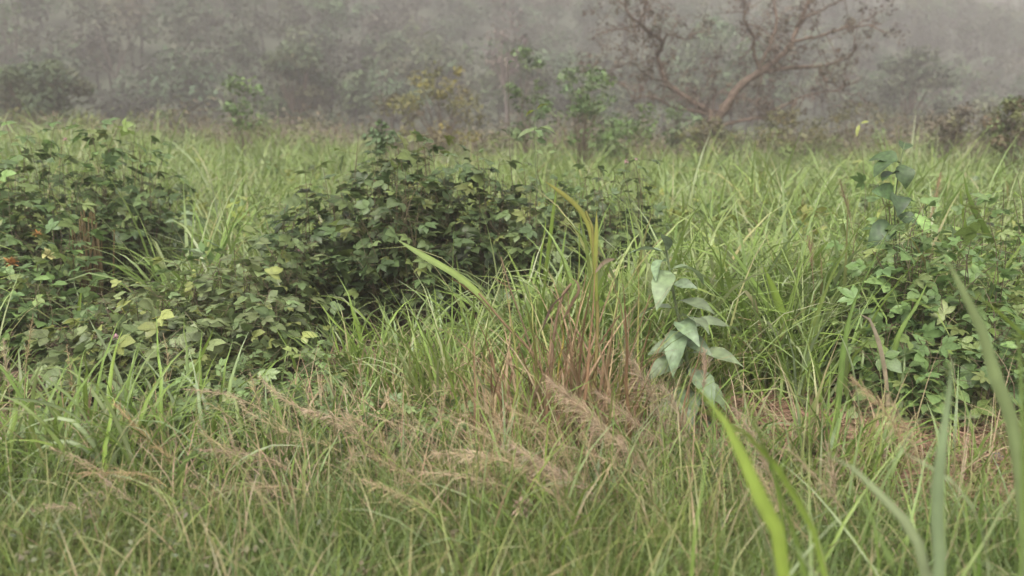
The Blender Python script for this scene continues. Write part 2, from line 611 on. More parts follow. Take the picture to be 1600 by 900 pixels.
wood = tag(fb.build('hillside_forest', M_FAR), 'hazy grey-green forest covering the hillside behind the field', 'forest', kind='stuff')
tag(ft.build('trunks', M_BARK, wood), kind='stuff')

# trees that stand out at the foot of the hill
bush('broad_tree', 'dark hazy tree with two rounded crowns at the foot of the hill, left of centre', 'tree', 462, 72, 56, 2.6, DARKG, 26, 110, .3, .95, trunk_r=.2, ybot=215)
bush('leaning_tree', 'low dark tree with drooping crown at the left edge above the leafy shrub', 'tree', 40, 102, 38, 2.6, DARKG + [(.07, .10, .04)], 26, 120, .2, .75, trunk_r=.14, ybot=190)
bush('pale_green_tree', 'pale green rounded tree seen through the branches of the bare tree', 'tree', 1118, 45, 66, 3.4, [(.10, .14, .075), (.12, .15, .09)], 24, 100, .3, 1.1, trunk_r=.16, ybot=150, stemcol=(.25, .22, .2))
bush('sparse_tree', 'tall thin pinkish-brown tree, almost leafless, in the haze left of the bare tree', 'tree', 788, -30, 60, 1.3, [(.16, .125, .11), (.14, .11, .10)], 16, 30, .22, .7, trunk_r=.08, ybot=110, stemcol=(.19, .15, .135), fk=.55)
bush('hazy_tree', 'grey-green tree in the haze just right of the bare tree', 'tree', 1430, 85, 62, 3.0, [(.065, .08, .045)], 20, 100, .3, 1.0, trunk_r=.15, ybot=190)

# ------------------------------------------------------------------ the bare tree
TD = 29.0
bt_base = P(1108, 205, TD)
tree = thing('bare_tree', 'bare spreading tree with low fork and brown withered leaf clusters beyond the field', 'tree', on_ground(bt_base))


def Z(x, y):                                     # coordinates of the enlarged view of the tree
    return (900 + x / 3.2, y / 3.2)


LIMB = [
    ([(690, 640), (760, 520), (820, 430), (920, 362)], .19, .13),
    ([(920, 362), (1050, 345), (1220, 330), (1360, 290), (1400, 230)], .09, .03),
    ([(920, 362), (1010, 290), (1080, 210), (1120, 100), (1165, 0), (1180, -110)], .12, .05),
    ([(1080, 210), (1200, 185), (1300, 150), (1420, 130), (1530, 120)], .06, .02),
    ([(915, 360), (890, 260), (880, 170), (840, 90), (850, -40)], .07, .025),
    ([(910, 340), (960, 250), (1000, 120), (985, -60)], .07, .03),
    ([(675, 610), (640, 545), (540, 480), (450, 410), (425, 330), (405, 280)], .13, .08),
    ([(405, 280), (430, 210), (370, 165), (310, 115), (260, 60), (240, -60)], .085, .03),
    ([(430, 210), (470, 175), (540, 195), (590, 170), (680, 155)], .04, .015),
    ([(370, 165), (330, 130), (270, 135), (130, 165), (70, 200)], .04, .015),
    ([(310, 115), (350, 40), (340, -80)], .04, .02),
    ([(450, 410), (360, 380), (270, 310), (180, 350), (20, 355)], .035, .012),
    ([(660, 570), (500, 540), (400, 495), (280, 480), (235, 420), (130, 400)], .05, .014),
    ([(690, 640), (900, 590), (1040, 592), (960, 562), (1020, 540), (1150, 480), (1300, 450), (1400, 405)], .06, .02),
    ([(930, 370), (920, 420), (890, 520)], .035, .01),
    ([(1220, 330), (1240, 390), (1320, 440)], .03, .012),
    ([(1120, 100), (1250, 40), (1390, -40)], .05, .02),
    ([(700, 600), (690, 500), (720, 460), (800, 400)], .03, .012),
]
tb, twb, lfb = MB(), MB(), MB()
BARK = np.array([.10, .073, .055])
tw_tips = []
for pl, r0, r1 in LIMB:
    off = rng.uniform(-1.2, 1.2)
    pts = [P(*Z(x, y), TD + (off * min(i, 3) / 3 if r0 < .15 else 0)) for i, (x, y) in enumerate(pl)]
    if r0 > .15 or (pl[0] == (675, 610)):
        pts = [on_ground(P(1106, 200, TD)) - np.array([0, 0, .2])] + pts
    n = len(pts) * 4
    path = smooth_path(pts, n)
    path[1:-1] += rng.normal(0, .018, (n - 2, 3))
    tube(tb, path, .95 * np.linspace(r0, r1, n) * rng.uniform(.85, 1.15, n), BARK * rng.uniform(.8, 1.25), 7, .12)
    # side twigs
    ln = np.linalg.norm(np.diff(path, axis=0), axis=1).sum()
    for k in range(int(ln * (5.5 if r0 < .15 else 1.5))):
        t = rng.uniform(.15, 1); i = int(t * (n - 1)); p = path[i]
        d = unit(rng.normal(size=3) * np.array([1, .8, .9]) + np.array([0, 0, .25]))
        l1 = rng.uniform(.35, 1.3)
        e = p + d * l1
        m = (p + e) / 2 + rng.normal(0, .09, 3)
        pt = smooth_path([p, m, e], 5)
        tube(twb, pt, np.linspace(min(.022, r1), .006, 5), BARK * rng.uniform(.75, 1.5), 3)
        for q in range(int(rng.integers(2, 5))):
            s = pt[int(rng.integers(1, 5))]
            e2 = s + unit(rng.normal(size=3) + d * .8) * rng.uniform(.15, .6)
            tube(twb, [s, (s + e2) / 2 + rng.normal(0, .03, 3), e2], [.009, .007, .004], BARK * rng.uniform(.8, 1.7), 3)
            tw_tips.append(e2)
        tw_tips.append(e)
    tw_tips += list(path[rng.integers(n // 4, n, int(ln * 1.3))])
tb.build('trunk', M_BARK, tree)
twb.build('branches', M_BARK, tree)
tw_tips = np.array(tw_tips)
sel = tw_tips[rng.uniform(size=len(tw_tips)) < .33]
leaf_cloud(lfb, sel, rng.uniform(.08, .3, len(sel)), 24, .085, [(.10, .075, .053), (.08, .062, .045), (.13, .10, .07)], None, 1.3)
tag(lfb.build('withered_leaves', M_DRY, tree), kind='stuff')

# ------------------------------------------------------------------ scrub and saplings behind the field
bush('yellowish_bush', 'loose yellow-green bush behind the field, left of the green saplings', 'bush', 690, 105, 26, 1.5, OLIVE + [(.19, .165, .04)], 30, 46, .10, .33, ybot=235)
bush('dull_bush', 'dull olive bush beside the yellow-green bush at the field edge', 'bush', 618, 140, 28, .75, OLIVE + BROWN, 14, 40, .10, .3, ybot=230)
bush('slim_sapling', 'slim upright green sapling with open layered foliage, left of the bare tree', 'sapling', 822, 78, 23, .55, GREEN, 15, 42, .10, .26, ybot=215, trunk_r=.025)
bush('spreading_bush', 'bright green bush spreading under the left branches of the bare tree', 'bush', 905, 112, 20, 1.15, [(.12, .18, .06), (.14, .20, .08), (.09, .14, .045)], 32, 34, .10, .28, ybot=240, trunk_r=.03)
bush('sloping_bush', 'green bush sloping down to the right in front of the bare trunk', 'bush', 985, 160, 20, .8, [(.12, .18, .06), (.10, .155, .05)], 18, 32, .09, .24, ybot=240, trunk_r=.025)
bush('small_bush', 'small pale green bush at the foot of the bare tree', 'bush', 1062, 168, 25, .55, [(.12, .16, .075), (.10, .14, .06)], 10, 46, .10, .28, ybot=225, trunk_r=.025)
bush('low_bush', 'low brown-green bush hiding the foot of the bare tree', 'bush', 1112, 192, 24, 1.0, OLIVE + BROWN, 22, 44, .09, .27, ybot=245, trunk_r=.025)
bush('flat_bush', 'flat-topped olive bush right of the bare trunk', 'bush', 1235, 175, 25, 1.15, OLIVE, 20, 40, .09, .26, ybot=240, trunk_r=.03)
bush('twiggy_bush', 'twiggy olive-brown bush under the right branches of the bare tree', 'bush', 1345, 160, 27, 1.15, OLIVE + BROWN, 20, 36, .09, .28, ybot=240, trunk_r=.03)
bush('dry_bush', 'brown dry bush at the right edge behind the field', 'bush', 1520, 165, 22, 1.2, BROWN + [(.10, .10, .05)], 28, 55, .09, .3, ybot=235, trunk_r=.03)
bush('corner_bush', 'green and brown bush cut by the right edge of the picture', 'bush', 1605, 160, 17, .7, [(.08, .11, .04), (.12, .13, .05), (.12, .09, .05)], 20, 60, .085, .24, ybot=260, trunk_r=.03)
bush('lone_sapling', 'bright green small-crowned sapling standing alone above the field on the left', 'sapling', 376, 125, 21, .55, [(.12, .18, .06), (.09, .14, .045)], 13, 26, .10, .24, ybot=205, trunk_r=.022)
bush('leafy_sapling', 'small leafy sapling just above the grass left of the central shrub', 'sapling', 600, 192, 12, .22, [(.09, .14, .06), (.11, .16, .08)], 8, 26, .08, .11, ybot=245, trunk_r=.012)
bush('straggly_bush', 'straggly brown-green bush at the field edge left of the lone sapling', 'bush', 250, 175, 30, 1.4, OLIVE + BROWN + GREEN, 20, 40, .11, .33, ybot=228, trunk_r=.03)

sb = MB()
n = 640
x = rng.uniform(-24, 24, n); y = rng.uniform(27, 42, n); h = rng.uniform(.8, 2.1, n) * np.clip(1 + .25 * np.sin(x * .5), .6, 1.3)
leaf_cloud(sb, np.stack([x, y, h * .6], 1), h * .6, 110, .11, [(.12, .10, .055), (.14, .11, .07), (.10, .10, .05), (.10, .12, .05), (.15, .12, .085)])
m = 90
x = rng.uniform(-17, 17, m); y = rng.uniform(22, 27, m)
leaf_cloud(sb, np.stack([x, y, H(x, y) + rng.uniform(.7, 1.35, m)], 1), rng.uniform(.2, .5, m), 60, .09, [(.12, .12, .05), (.14, .12, .065), (.10, .12, .05), (.13, .16, .05)])
nb = 9000
x = rng.uniform(-25, 25, nb); y = rng.uniform(26, 42, nb)
blades(sb, np.stack([x, y, H(x, y)], 1), rng.uniform(0, 6.28, nb), rng.uniform(0, .4, nb), rng.uniform(0, .8, nb), rng.uniform(.6, 1.5, nb),
       np.full(nb, .022), mixcol([(.2, .15, .1), (.14, .13, .06), (.16, .12, .08)], nb), mixcol([(.22, .17, .12)], nb), 4)
tag(sb.build('scrub', M_FAR), 'low brown-green scrub along the far edge of the grass field', 'scrub', kind='stuff')

# ------------------------------------------------------------------ shrubs of the middle ground
V_DARK = leaf_variants('palmate', (.08, .118, .042), 5) + leaf_variants('trifoliate', (.085, .122, .045), 7)
V_MID = leaf_variants('palmate', (.092, .138, .05), 6) + leaf_variants('trifoliate', (.10, .15, .05), 6)
V_OLIVE = leaf_variants('trifoliate', (.135, .175, .07), 9)
V_LIGHT = leaf_variants('pair', (.14, .195, .075), 9)
V_BROAD = leaf_variants('broad', (.13, .175, .095), 4, M_PALE)
V_GREEN = leaf_variants('broad', (.10, .145, .055), 4, M_PALE)
V_ROUND = leaf_variants('round', (.055, .095, .035), 4, M_PALE)
V_YEL = leaf_variants('long', (.17, .21, .05), 3, M_PALE)

shrub('dark_shrub', 'dark green leafy shrub at the centre with dense palm-shaped leaves', 'shrub',
      [(560, 215, 7.2, .6, .6, 1.0), (640, 182, 7.4, .6, .55, 1.3), (490, 268, 6.8, .5, .45, .8), (740, 232, 7.2, .55, .5, 1.0), (620, 262, 6.6, .55, .4, .9), (450, 350, 6.4, .4, .35, .5)],
      V_DARK, .225, 2100)
clear(620, 6.5, 1.25, 1.35)
shrub('trailing_shrub', 'dark shrub right of the central one, trailing to the right with pink blossoms', 'shrub',
      [(840, 238, 7.4, .55, .5, 1.0), (920, 242, 7.4, .45, .4, .8), (985, 232, 7.5, .26, .3, .45), (830, 295, 6.9, .5, .4, .6)],
      V_DARK, .205, 1100)
clear(870, 6.8, .8, 1.0)
shrub('low_shrub', 'low spreading olive-green shrub on the left below the dark central shrub', 'shrub',
      [(220, 440, 5.5, .55, .5, 1.0), (330, 380, 5.8, .5, .5, 1.0), (420, 360, 6.0, .45, .45, .9), (130, 490, 5.2, .35, .3, .6), (400, 450, 5.4, .4, .35, .7), (290, 480, 5.1, .45, .3, .8), (200, 520, 4.9, .35, .25, .6)],
      V_OLIVE, .19, 1500)
clear(290, 5.1, 1.05, 1.0)
clear(430, 5.5, .6, .8)
shrub('leafy_shrub', 'tall leafy shrub at the left edge with brown stems and orange flowers beside it', 'shrub',
      [(60, 175, 7.8, .75, .6, 1.0), (180, 168, 8.1, .65, .5, 1.0), (-20, 215, 7.4, .5, .5, .7), (50, 290, 7.0, .6, .4, .6)],
      V_MID, .225, 1300)
clear(70, 7.2, 1.2, 1.3)
clear(150, 7.3, .95, 1.3)
clear(90, 6.1, .9, .8)
shrub('edge_shrub', 'leafy shrub at the left edge in front of the orange flowers', 'shrub',
      [(30, 410, 5.9, .42, .4, 1.0), (-40, 420, 5.8, .4, .4, .8)], V_MID, .19, 300, 200)
clear(10, 5.7, .6, .6)
shrub('right_shrub', 'dense shrub on the right with palm-shaped leaves behind the tall arching blades', 'shrub',
      [(1470, 305, 5.2, .5, .45, 1.0), (1570, 335, 5.0, .45, .4, 1.0), (1400, 360, 5.2, .38, .35, .9), (1500, 430, 4.75, .45, .3, .9), (1620, 350, 5.3, .4, .4, .5), (1430, 490, 4.6, .38, .25, .6), (1570, 510, 4.4, .35, .2, .5), (1395, 255, 5.75, .24, .22, .5), (1480, 275, 5.8, .35, .3, .6), (1580, 268, 6.0, .4, .3, .7)],
      V_MID, .19, 1300)
clear(1500, 4.7, .85, .9)
clear(1270, 4.45, .55, .5)
clear(1520, 4.1, .6, .45)
shrub('pale_herb', 'pale green low herb spreading in front of the low shrub on the left', 'herb',
      [(440, 530, 4.8, .36, .25, 1.0), (350, 560, 4.6, .32, .22, .9), (500, 575, 4.5, .28, .2, .7), (420, 590, 4.25, .32, .18, .7), (270, 610, 4.2, .35, .2, .8), (150, 620, 4.2, .3, .2, .6)], V_LIGHT, .14, 760, 300, stem_r=.003)
clear(420, 4.45, .55, .5)
shrub('small_herb', 'small-leaved green herb among the dry seed stalks in the foreground', 'herb',
      [(590, 625, 4.1, .24, .2, 1.0), (670, 620, 4.1, .24, .2, 1.0), (730, 645, 4.0, .16, .12, .5)], V_LIGHT, .115, 260, 260, stem_r=.003)
clear(650, 3.95, .38, .3)
shrub('wiry_shrub', 'small dark wiry shrub in the grass at the right edge', 'shrub',
      [(1550, 262, 7.6, .22, .22, 1.0)], leaf_variants('trifoliate', (.05, .06, .032), 3), .11, 90, 90)
shrub('weedy_herb', 'yellow-green leafy weed in the field grass right of the broad-leaved sapling', 'herb',
      [(1130, 440, 5.8, .3, .3, 1.0), (1230, 470, 5.6, .3, .3, 1.0)], leaf_variants('pair', (.14, .19, .06), 3), .13, 90, 90, stem_r=.003)
shrub('ground_herb', 'dark green herb on the ground at the foot of the right-hand shrub', 'herb',
      [(1350, 590, 4.7, .28, .22, 1.0), (1480, 600, 4.5, .25, .2, .8), (1160, 700, 4.05, .22, .2, .6)], V_OLIVE, .11, 150, 150, stem_r=.003)
shrub('edge_herb', 'mid-green leafy herb behind the arching blades at the left edge', 'herb',
      [(60, 520, 5.0, .35, .3, 1.0), (200, 560, 4.8, .3, .25, .7)], V_OLIVE, .13, 130, 130, stem_r=.003)


# ------------------------------------------------------------------ single plants with large leaves
def plant(name, label, cat, stem_px, d, leaves, variants, stemcol=(.10, .13, .06), r=.009, group=None, k=1.0):
    """leaves: (attach px x, y, tip px x, y, depth offset of the tip, size factor, variant set or None)"""
    pts = [P(x, y, d) for x, y in stem_px]
    base = on_ground(pts[0])
    root = thing(name, label, cat, base, group)
    mb = MB()
    path = smooth_path([base - np.array([0, 0, .03])] + pts, 4 * len(pts) + 4)
    tube(mb, path, np.linspace(r, r * .4, len(path)), np.asarray(stemcol), 6)
    mb.build('stem', M_STEM, root)
    for i, (ax, ay, tx, ty, dz, vs_) in enumerate(leaves):
        a = P(ax, ay, d)
        j = np.argmin(np.linalg.norm(path - a, axis=1)); a = path[j]
        t = P(tx, ty, d + dz)
        x = t - a
        L = np.linalg.norm(x)
        vset = vs_ or variants
        # leaf droops: start more upright than the chord
        x0 = unit(x) + np.array([0, 0, .38])
        place_leaf(vset[int(rng.integers(len(vset)))], a, x0, np.array([0, -.35, 1.0]) + rng.normal(0, .35, 3) - unit(x) * .2, L * k * rng.uniform(.9, 1.15), root)
    return root


clear(1075, 4.1, .22, .4)
plant('broad_leaved_sapling', 'upright sapling with large grey-green oval leaves right of the brown grass tuft', 'sapling',
      [(1084, 690), (1078, 610), (1070, 540), (1056, 478), (1046, 420), (1040, 385)], 4.4,
      [(1042, 392, 985, 400, .05, None), (1042, 392, 1040, 362, -.1, None), (1046, 420, 1030, 478, -.22, None), (1048, 425, 1100, 440, .1, None),
       (1056, 462, 1104, 508, -.12, None), (1056, 478, 1004, 512, .1, None), (1064, 510, 1048, 590, -.25, None), (1066, 520, 1140, 545, .1, None),
       (1072, 552, 1150, 600, -.1, None), (1072, 556, 1020, 600, -.15, None), (1076, 590, 1130, 640, -.2, None), (1078, 610, 1040, 660, -.15, None),
       (1080, 630, 1140, 668, .08, None), (1050, 445, 1086, 462, -.15, None), (1060, 495, 1098, 540, -.2, None), (1068, 535, 1022, 560, -.1, None), (1074, 575, 1110, 640, -.25, None), (1078, 605, 1075, 670, -.25, None), (1082, 655, 1120, 690, -.1, None), (1044, 408, 1012, 440, -.15, None), (1052, 455, 1022, 470, -.1, None), (1068, 530, 1100, 566, -.2, None), (1062, 500, 1080, 545, -.28, None), (1081, 640, 1060, 700, -.2, None)], V_BROAD, r=.013)
plant('round_leaved_plant', 'plant with large round dark leaves rising above the grass on the right', 'plant',
      [(1402, 430), (1398, 350), (1400, 300), (1408, 250), (1414, 222)], 5.6,
      [(1408, 250, 1342, 244, .1, None), (1404, 262, 1352, 274, -.1, None), (1403, 268, 1372, 300, -.1, None), (1406, 258, 1420, 308, -.15, None),
       (1402, 300, 1350, 318, -.1, None), (1402, 300, 1412, 340, -.2, None), (1412, 232, 1425, 212, .1, None), (1400, 320, 1366, 356, -.1, V_YEL),
       (1399, 345, 1440, 372, -.1, None), (1399, 350, 1356, 400, -.15, None)], V_ROUND, k=.78)
plant('thin_sapling', 'thin sapling with a few drooping leaves rising above the central dark shrub', 'sapling',
      [(840, 330), (838, 280), (836, 235), (835, 200), (837, 172)], 7.0,
      [(837, 175, 856, 168, 0, V_YEL), (837, 178, 824, 186, .05, V_YEL), (836, 200, 872, 214, -.05, None), (836, 200, 848, 216, -.1, None),
       (836, 205, 812, 220, -.05, None), (836, 222, 816, 228, .05, None), (836, 224, 856, 232, 0, None), (836, 236, 848, 246, -.05, None)], V_GREEN, r=.006)
plant('wispy_sapling', 'very thin bare-stemmed sapling left of the thin drooping one', 'sapling',
      [(803, 330), (800, 280), (796, 230), (795, 160), (793, 100)], 7.2,
      [(796, 205, 780, 198, 0, None), (795, 160, 808, 152, 0, None), (793, 105, 806, 96, 0, None)], V_ROUND, (.10, .09, .06), .005)
plant('yellow_leaved_sapling', 'thin sapling topped by one yellow-green leaf above the field on the right', 'sapling',
      [(1352, 320), (1350, 270), (1346, 220), (1344, 194)], 8.5,
      [(1344, 194, 1362, 192, 0, None), (1344, 194, 1338, 214, -.05, None), (1348, 250, 1334, 258, 0, None)], V_YEL, (.13, .12, .07), .005)


# ------------------------------------------------------------------ grass clumps whose blades can be told apart
def px_blade(root, pts, d, w, c0, c1=None, K=12, name='blade', mat=M_GRASS, fold=.35, d2=None, root_to_ground=True):
    """pts: pixels from the tip down to the foot; the foot goes on to the ground"""
    n = len(pts)
    d2 = d if d2 is None else d2
    pp = [P(x, y, d2 + (d - d2) * i / (n - 1)) for i, (x, y) in enumerate(pts)][::-1]
    if root_to_ground:
        f = pp[0] + (pp[0] - pp[1]) * .15
        dz = pp[0][2] - float(H(pp[0][0], pp[0][1]))
        if dz > .06:
            dirv = (pp[0] - pp[1]); hx = dirv[:2] / max(abs(dirv[2]), .25) * min(dz, .35) * .45
            pp = [np.array([pp[0][0] + hx[0], pp[0][1] + hx[1], float(H(pp[0][0] + hx[0], pp[0][1] + hx[1])) - .02])] + pp
    path = smooth_path(pp, K)
    s = np.linspace(0, 1, K)
    prof = np.clip(.5 + s * 2, 0, 1) * np.clip((1 - s) * 4, .01, 1) ** .75
    tan = np.gradient(path, axis=0)
    view = unit(path - np.array([0.4 * rng.normal(), 0, CAMZ + 2.6]))
    side = unit(np.cross(tan, view) + rng.normal(0, .12, 3))
    c0 = np.asarray(c0, float); c1 = c0 if c1 is None else np.asarray(c1, float)
    cc = c0[None] * (1 - s[:, None] ** 2) + c1[None] * s[:, None] ** 2
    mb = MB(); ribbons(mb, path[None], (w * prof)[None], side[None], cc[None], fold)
    return mb.build(name, mat, root)


YG, BG, PG, DG = (.17, .24, .045), (.13, .195, .042), (.22, .265, .14), (.095, .14, .045)
TAN = (.33, .245, .155)


def extra_blades(root, px, d, n, L, W0, cols, spread=.1, lean=.35, bend=1.2, azc=None, tips=None, mat=M_GRASS, name='blade', each=True):
    b = P(px, 450, d)
    W = W0 * 1.25
    for i in range(n):
        mb = MB()
        x = b[0] + rng.normal(0, spread); y = d + rng.normal(0, spread)
        az = rng.uniform(0, 6.28) if azc is None else rng.normal(azc, .6)
        blades(mb, np.array([[x, y, float(H(x, y)) - .02]]), np.array([az]), np.array([abs(rng.normal(0, lean)) + .03]), np.array([bend * rng.uniform(.3, 1.2)]),
               np.array([L * rng.uniform(.6, 1.15)]), np.array([W * rng.uniform(.7, 1.2)]), mixcol(cols, 1), mixcol(tips or cols, 1), 9, .3, .6, wob=.004)
        mb.build(name, mat, root)


def gclump(label, px, d, name='grass_clump', cat='grass'):
    return thing(name, label, cat, on_ground(P(px, 450, d)))


c = gclump('bright green broad-bladed grass clump in front, right of centre', 1215, 1.9, 'tall_grass')
px_blade(c, [(1086, 601), (1110, 628), (1134, 662), (1155, 705), (1172, 751), (1200, 811), (1221, 893)], 1.85, .04, (.21, .29, .045), (.20, .27, .055))
px_blade(c, [(1143, 575), (1158, 605), (1172, 637), (1193, 690), (1225, 780), (1250, 860), (1262, 930)], 2.0, .026, BG)
px_blade(c, [(1040, 617), (1075, 630), (1111, 647), (1175, 683), (1215, 730), (1255, 800), (1290, 900)], 2.0, .018, YG)
px_blade(c, [(1218, 829), (1240, 850), (1275, 900), (1300, 960)], 1.8, .02, PG)
px_blade(c, [(1090, 720), (1130, 740), (1165, 770), (1190, 830), (1215, 920)], 1.9, .012, PG)
extra_blades(c, 1240, 2.15, 10, .85, .012, [YG, BG, PG], .16, .3, 1.0)

c = gclump('upright pale broad blades in the right foreground before the right shrub', 1470, 1.9, 'tall_grass')
px_blade(c, [(1490, 552), (1484, 600), (1477, 651), (1467, 722), (1463, 793), (1466, 910)], 1.9, .034, (.17, .225, .115))
px_blade(c, [(1285, 706), (1315, 718), (1342, 740), (1395, 793), (1427, 836), (1450, 920)], 1.95, .026, PG)
px_blade(c, [(1335, 765), (1350, 790), (1360, 811), (1381, 865), (1395, 930)], 1.8, .036, (.15, .215, .065))
px_blade(c, [(1515, 868), (1532, 868), (1552, 889), (1570, 940)], 1.7, .022, PG)
px_blade(c, [(1400, 700), (1440, 722), (1485, 748), (1520, 790), (1540, 850), (1545, 930)], 2.1, .02, PG)
extra_blades(c, 1400, 2.5, 16, .85, .013, [YG, BG, PG], .2, .35, 1.1)

c = gclump('tall blades cut by the right edge, one long blade arching to the left', 1600, 2.1, 'tall_grass')
px_blade(c, [(1470, 388), (1478, 385), (1491, 426), (1520, 482), (1545, 543), (1559, 597), (1584, 669), (1600, 800), (1606, 930)], 2.2, .036, (.155, .20, .085))
px_blade(c, [(1588, 470), (1592, 540), (1597, 650), (1597, 780), (1592, 910)], 2.0, .032, (.14, .20, .06))
px_blade(c, [(1478, 655), (1530, 650), (1570, 690), (1600, 760), (1610, 900)], 2.3, .018, PG)
px_blade(c, [(1520, 455), (1538, 472), (1570, 497), (1612, 540), (1640, 640)], 2.5, .026, YG)
px_blade(c, [(1540, 545), (1575, 556), (1620, 580), (1650, 680)], 2.5, .018, YG)
extra_blades(c, 1590, 2.5, 12, .9, .013, [YG, BG], .15, .3, .9)

c = gclump('bright wide blades standing in front of the right-hand shrub', 1345, 4.3, 'tall_grass')
px_blade(c, [(1404, 338), (1392, 355), (1381, 372), (1360, 415), (1332, 475), (1318, 540), (1312, 600)], 4.3, .06, (.13, .20, .05))
px_blade(c, [(1307, 512), (1316, 530), (1326, 557), (1335, 597), (1342, 660)], 4.2, .05, PG)
px_blade(c, [(1282, 640), (1296, 655), (1310, 676), (1325, 710)], 4.0, .045, YG)
px_blade(c, [(1450, 440), (1430, 480), (1405, 520), (1392, 580), (1390, 640)], 4.5, .04, BG)
px_blade(c, [(1342, 490), (1356, 496), (1367, 522), (1376, 555), (1383, 600), (1386, 660)], 4.4, .045, (.36, .29, .20), (.42, .36, .27), mat=M_DRY)
extra_blades(c, 1300, 4.6, 26, .85, .017, [YG, BG, PG], .14, .25, 1.4)

c = gclump('tall bright blades rising at the right edge above the right-hand shrub', 1560, 6.2, 'tall_grass')
px_blade(c, [(1505, 272), (1511, 300), (1523, 333), (1545, 372), (1566, 430), (1575, 500)], 6.0, .05, BG)
px_blade(c, [(1500, 290), (1506, 340), (1520, 400), (1530, 470)], 6.0, .035, YG)
px_blade(c, [(1590, 320), (1586, 370), (1580, 430), (1576, 500)], 6.0, .04, BG)
extra_blades(c, 1560, 6.2, 26, 1.35, .022, [YG, BG], .25, .2, .7)

c = gclump('grass tuft with wide bright blades in the field left of the right-hand shrub', 1235, 5.2)
px_blade(c, [(1192, 415), (1202, 438), (1213, 466), (1228, 515), (1240, 570)], 5.2, .055, YG)
px_blade(c, [(1120, 360), (1150, 400), (1185, 450), (1210, 500), (1230, 570)], 5.3, .03, BG)
extra_blades(c, 1230, 5.2, 90, .95, .02, [YG, BG, PG, YG], .22, .4, 1.9)

c = gclump('arching pale-green grass tuft in front of the dark central shrub', 690, 6.0)
extra_blades(c, 650, 5.8, 90, .82, .018, [BG, YG, PG], .26, .4, 2.2)
extra_blades(c, 770, 5.8, 90, .82, .018, [BG, PG, YG], .26, .4, 2.2)
px_blade(c, [(872, 280), (868, 310), (864, 340), (858, 390), (850, 450)], 6.2, .035, YG)
px_blade(c, [(850, 335), (854, 333), (852, 360), (846, 400), (840, 470)], 6.1, .03, YG)
c = gclump('bright yellow-green grass tuft below the dark central shrub', 560, 5.1)
px_blade(c, [(497, 470), (520, 500), (545, 525), (565, 560), (575, 610)], 5.1, .03, YG)
px_blade(c, [(545, 470), (556, 510), (566, 550), (575, 610)], 5.1, .028, YG)
extra_blades(c, 560, 5.1, 46, .6, .016, [YG, YG, BG], .14, .25, 1.0)
c = gclump('yellow-green grass tuft left of the brown grass tuft', 690, 5.0)
extra_blades(c, 690, 5.0, 50, .6, .015, [YG, YG, BG, TAN], .18, .3, 1.1)
c = gclump('dark arching grass hanging over the shadowed gap beside the low shrub', 480, 5.9)
extra_blades(c, 480, 5.7, 30, .75, .017, [BG, DG, PG], .12, .3, 2.0)
c = gclump('pale grass tuft arching left at the left edge of the picture', 110, 3.7)
px_blade(c, [(46, 575), (68, 588), (89, 605), (121, 634), (150, 690), (160, 740)], 3.55, .02, (.17, .23, .08))
px_blade(c, [(0, 622), (45, 624), (96, 637), (140, 670), (165, 740)], 3.55, .02, (.2, .25, .12))
px_blade(c, [(5, 695), (40, 668), (75, 655), (110, 655), (150, 700), (165, 750)], 3.55, .02, (.2, .25, .12))
px_blade(c, [(142, 655), (170, 680), (199, 704), (242, 740), (262, 780)], 3.55, .042, YG)
px_blade(c, [(20, 730), (70, 696), (110, 690), (150, 715), (170, 760)], 3.55, .02, (.2, .25, .12))
extra_blades(c, 90, 3.75, 90, .85, .019, [PG, BG, BG, YG], .28, .4, 1.9)
c = gclump('green grass tuft below the low shrub on the left', 240, 4.3)
px_blade(c, [(139, 497), (148, 516), (160, 536), (185, 589), (200, 650)], 4.6, .04, PG)
px_blade(c, [(334, 512), (328, 530), (318, 552), (306, 585), (300, 640)], 4.5, .045, YG)
px_blade(c, [(160, 585), (176, 594), (190, 620), (200, 660)], 4.3, .035, PG)
px_blade(c, [(200, 580), (226, 588), (236, 612), (242, 650)], 4.3, .03, PG)
extra_blades(c, 240, 4.1, 90, .62, .02, [YG, BG, BG, PG], .24, .4, 1.6)
c = gclump('upright narrow blades before the leafy shrub at the left edge', 110, 6.3)
px_blade(c, [(128, 447), (125, 470), (121, 500), (120, 540)], 6.0, .06, YG)
extra_blades(c, 120, 6.0, 16, .6, .018, [BG, PG], .25, .2, .8)
c = gclump('green grass tuft at the foot of the pale herb, left of centre', 360, 4.2)
extra_blades(c, 370, 4.2, 50, .5, .016, [YG, BG, DG], .2, .35, 1.3)
c = gclump('grass tuft behind the broad-leaved sapling, blades curling to the right', 1000, 5.4)
extra_blades(c, 1000, 5.4, 90, .95, .019, [PG, BG, YG], .3, .4, 2.2)
c = gclump('tall thin green stalk of grass leaning right above the broad-leaved sapling', 1080, 4.9)
px_blade(c, [(1116, 308), (1106, 332), (1088, 370), (1070, 405), (1056, 440), (1050, 520)], 4.8, .024, BG)
px_blade(c, [(1075, 455), (1090, 470), (1100, 500), (1105, 560)], 4.8, .02, YG)
c = gclump('dark green short grass tuft in the right foreground', 1150, 3.4)
extra_blades(c, 1150, 3.4, 50, .4, .012, [DG, DG, BG], .15, .35, 1.3)

# ------------------------------------------------------------------ brown dried tuft in the centre
RB, BR2 = (.14, .085, .047), (.23, .16, .09)
clear(890, 4.1, .3, .45)
c = gclump('tall reddish-brown dried grass tuft at the centre with a yellow-green bent top', 890, 4.1, 'dried_grass')


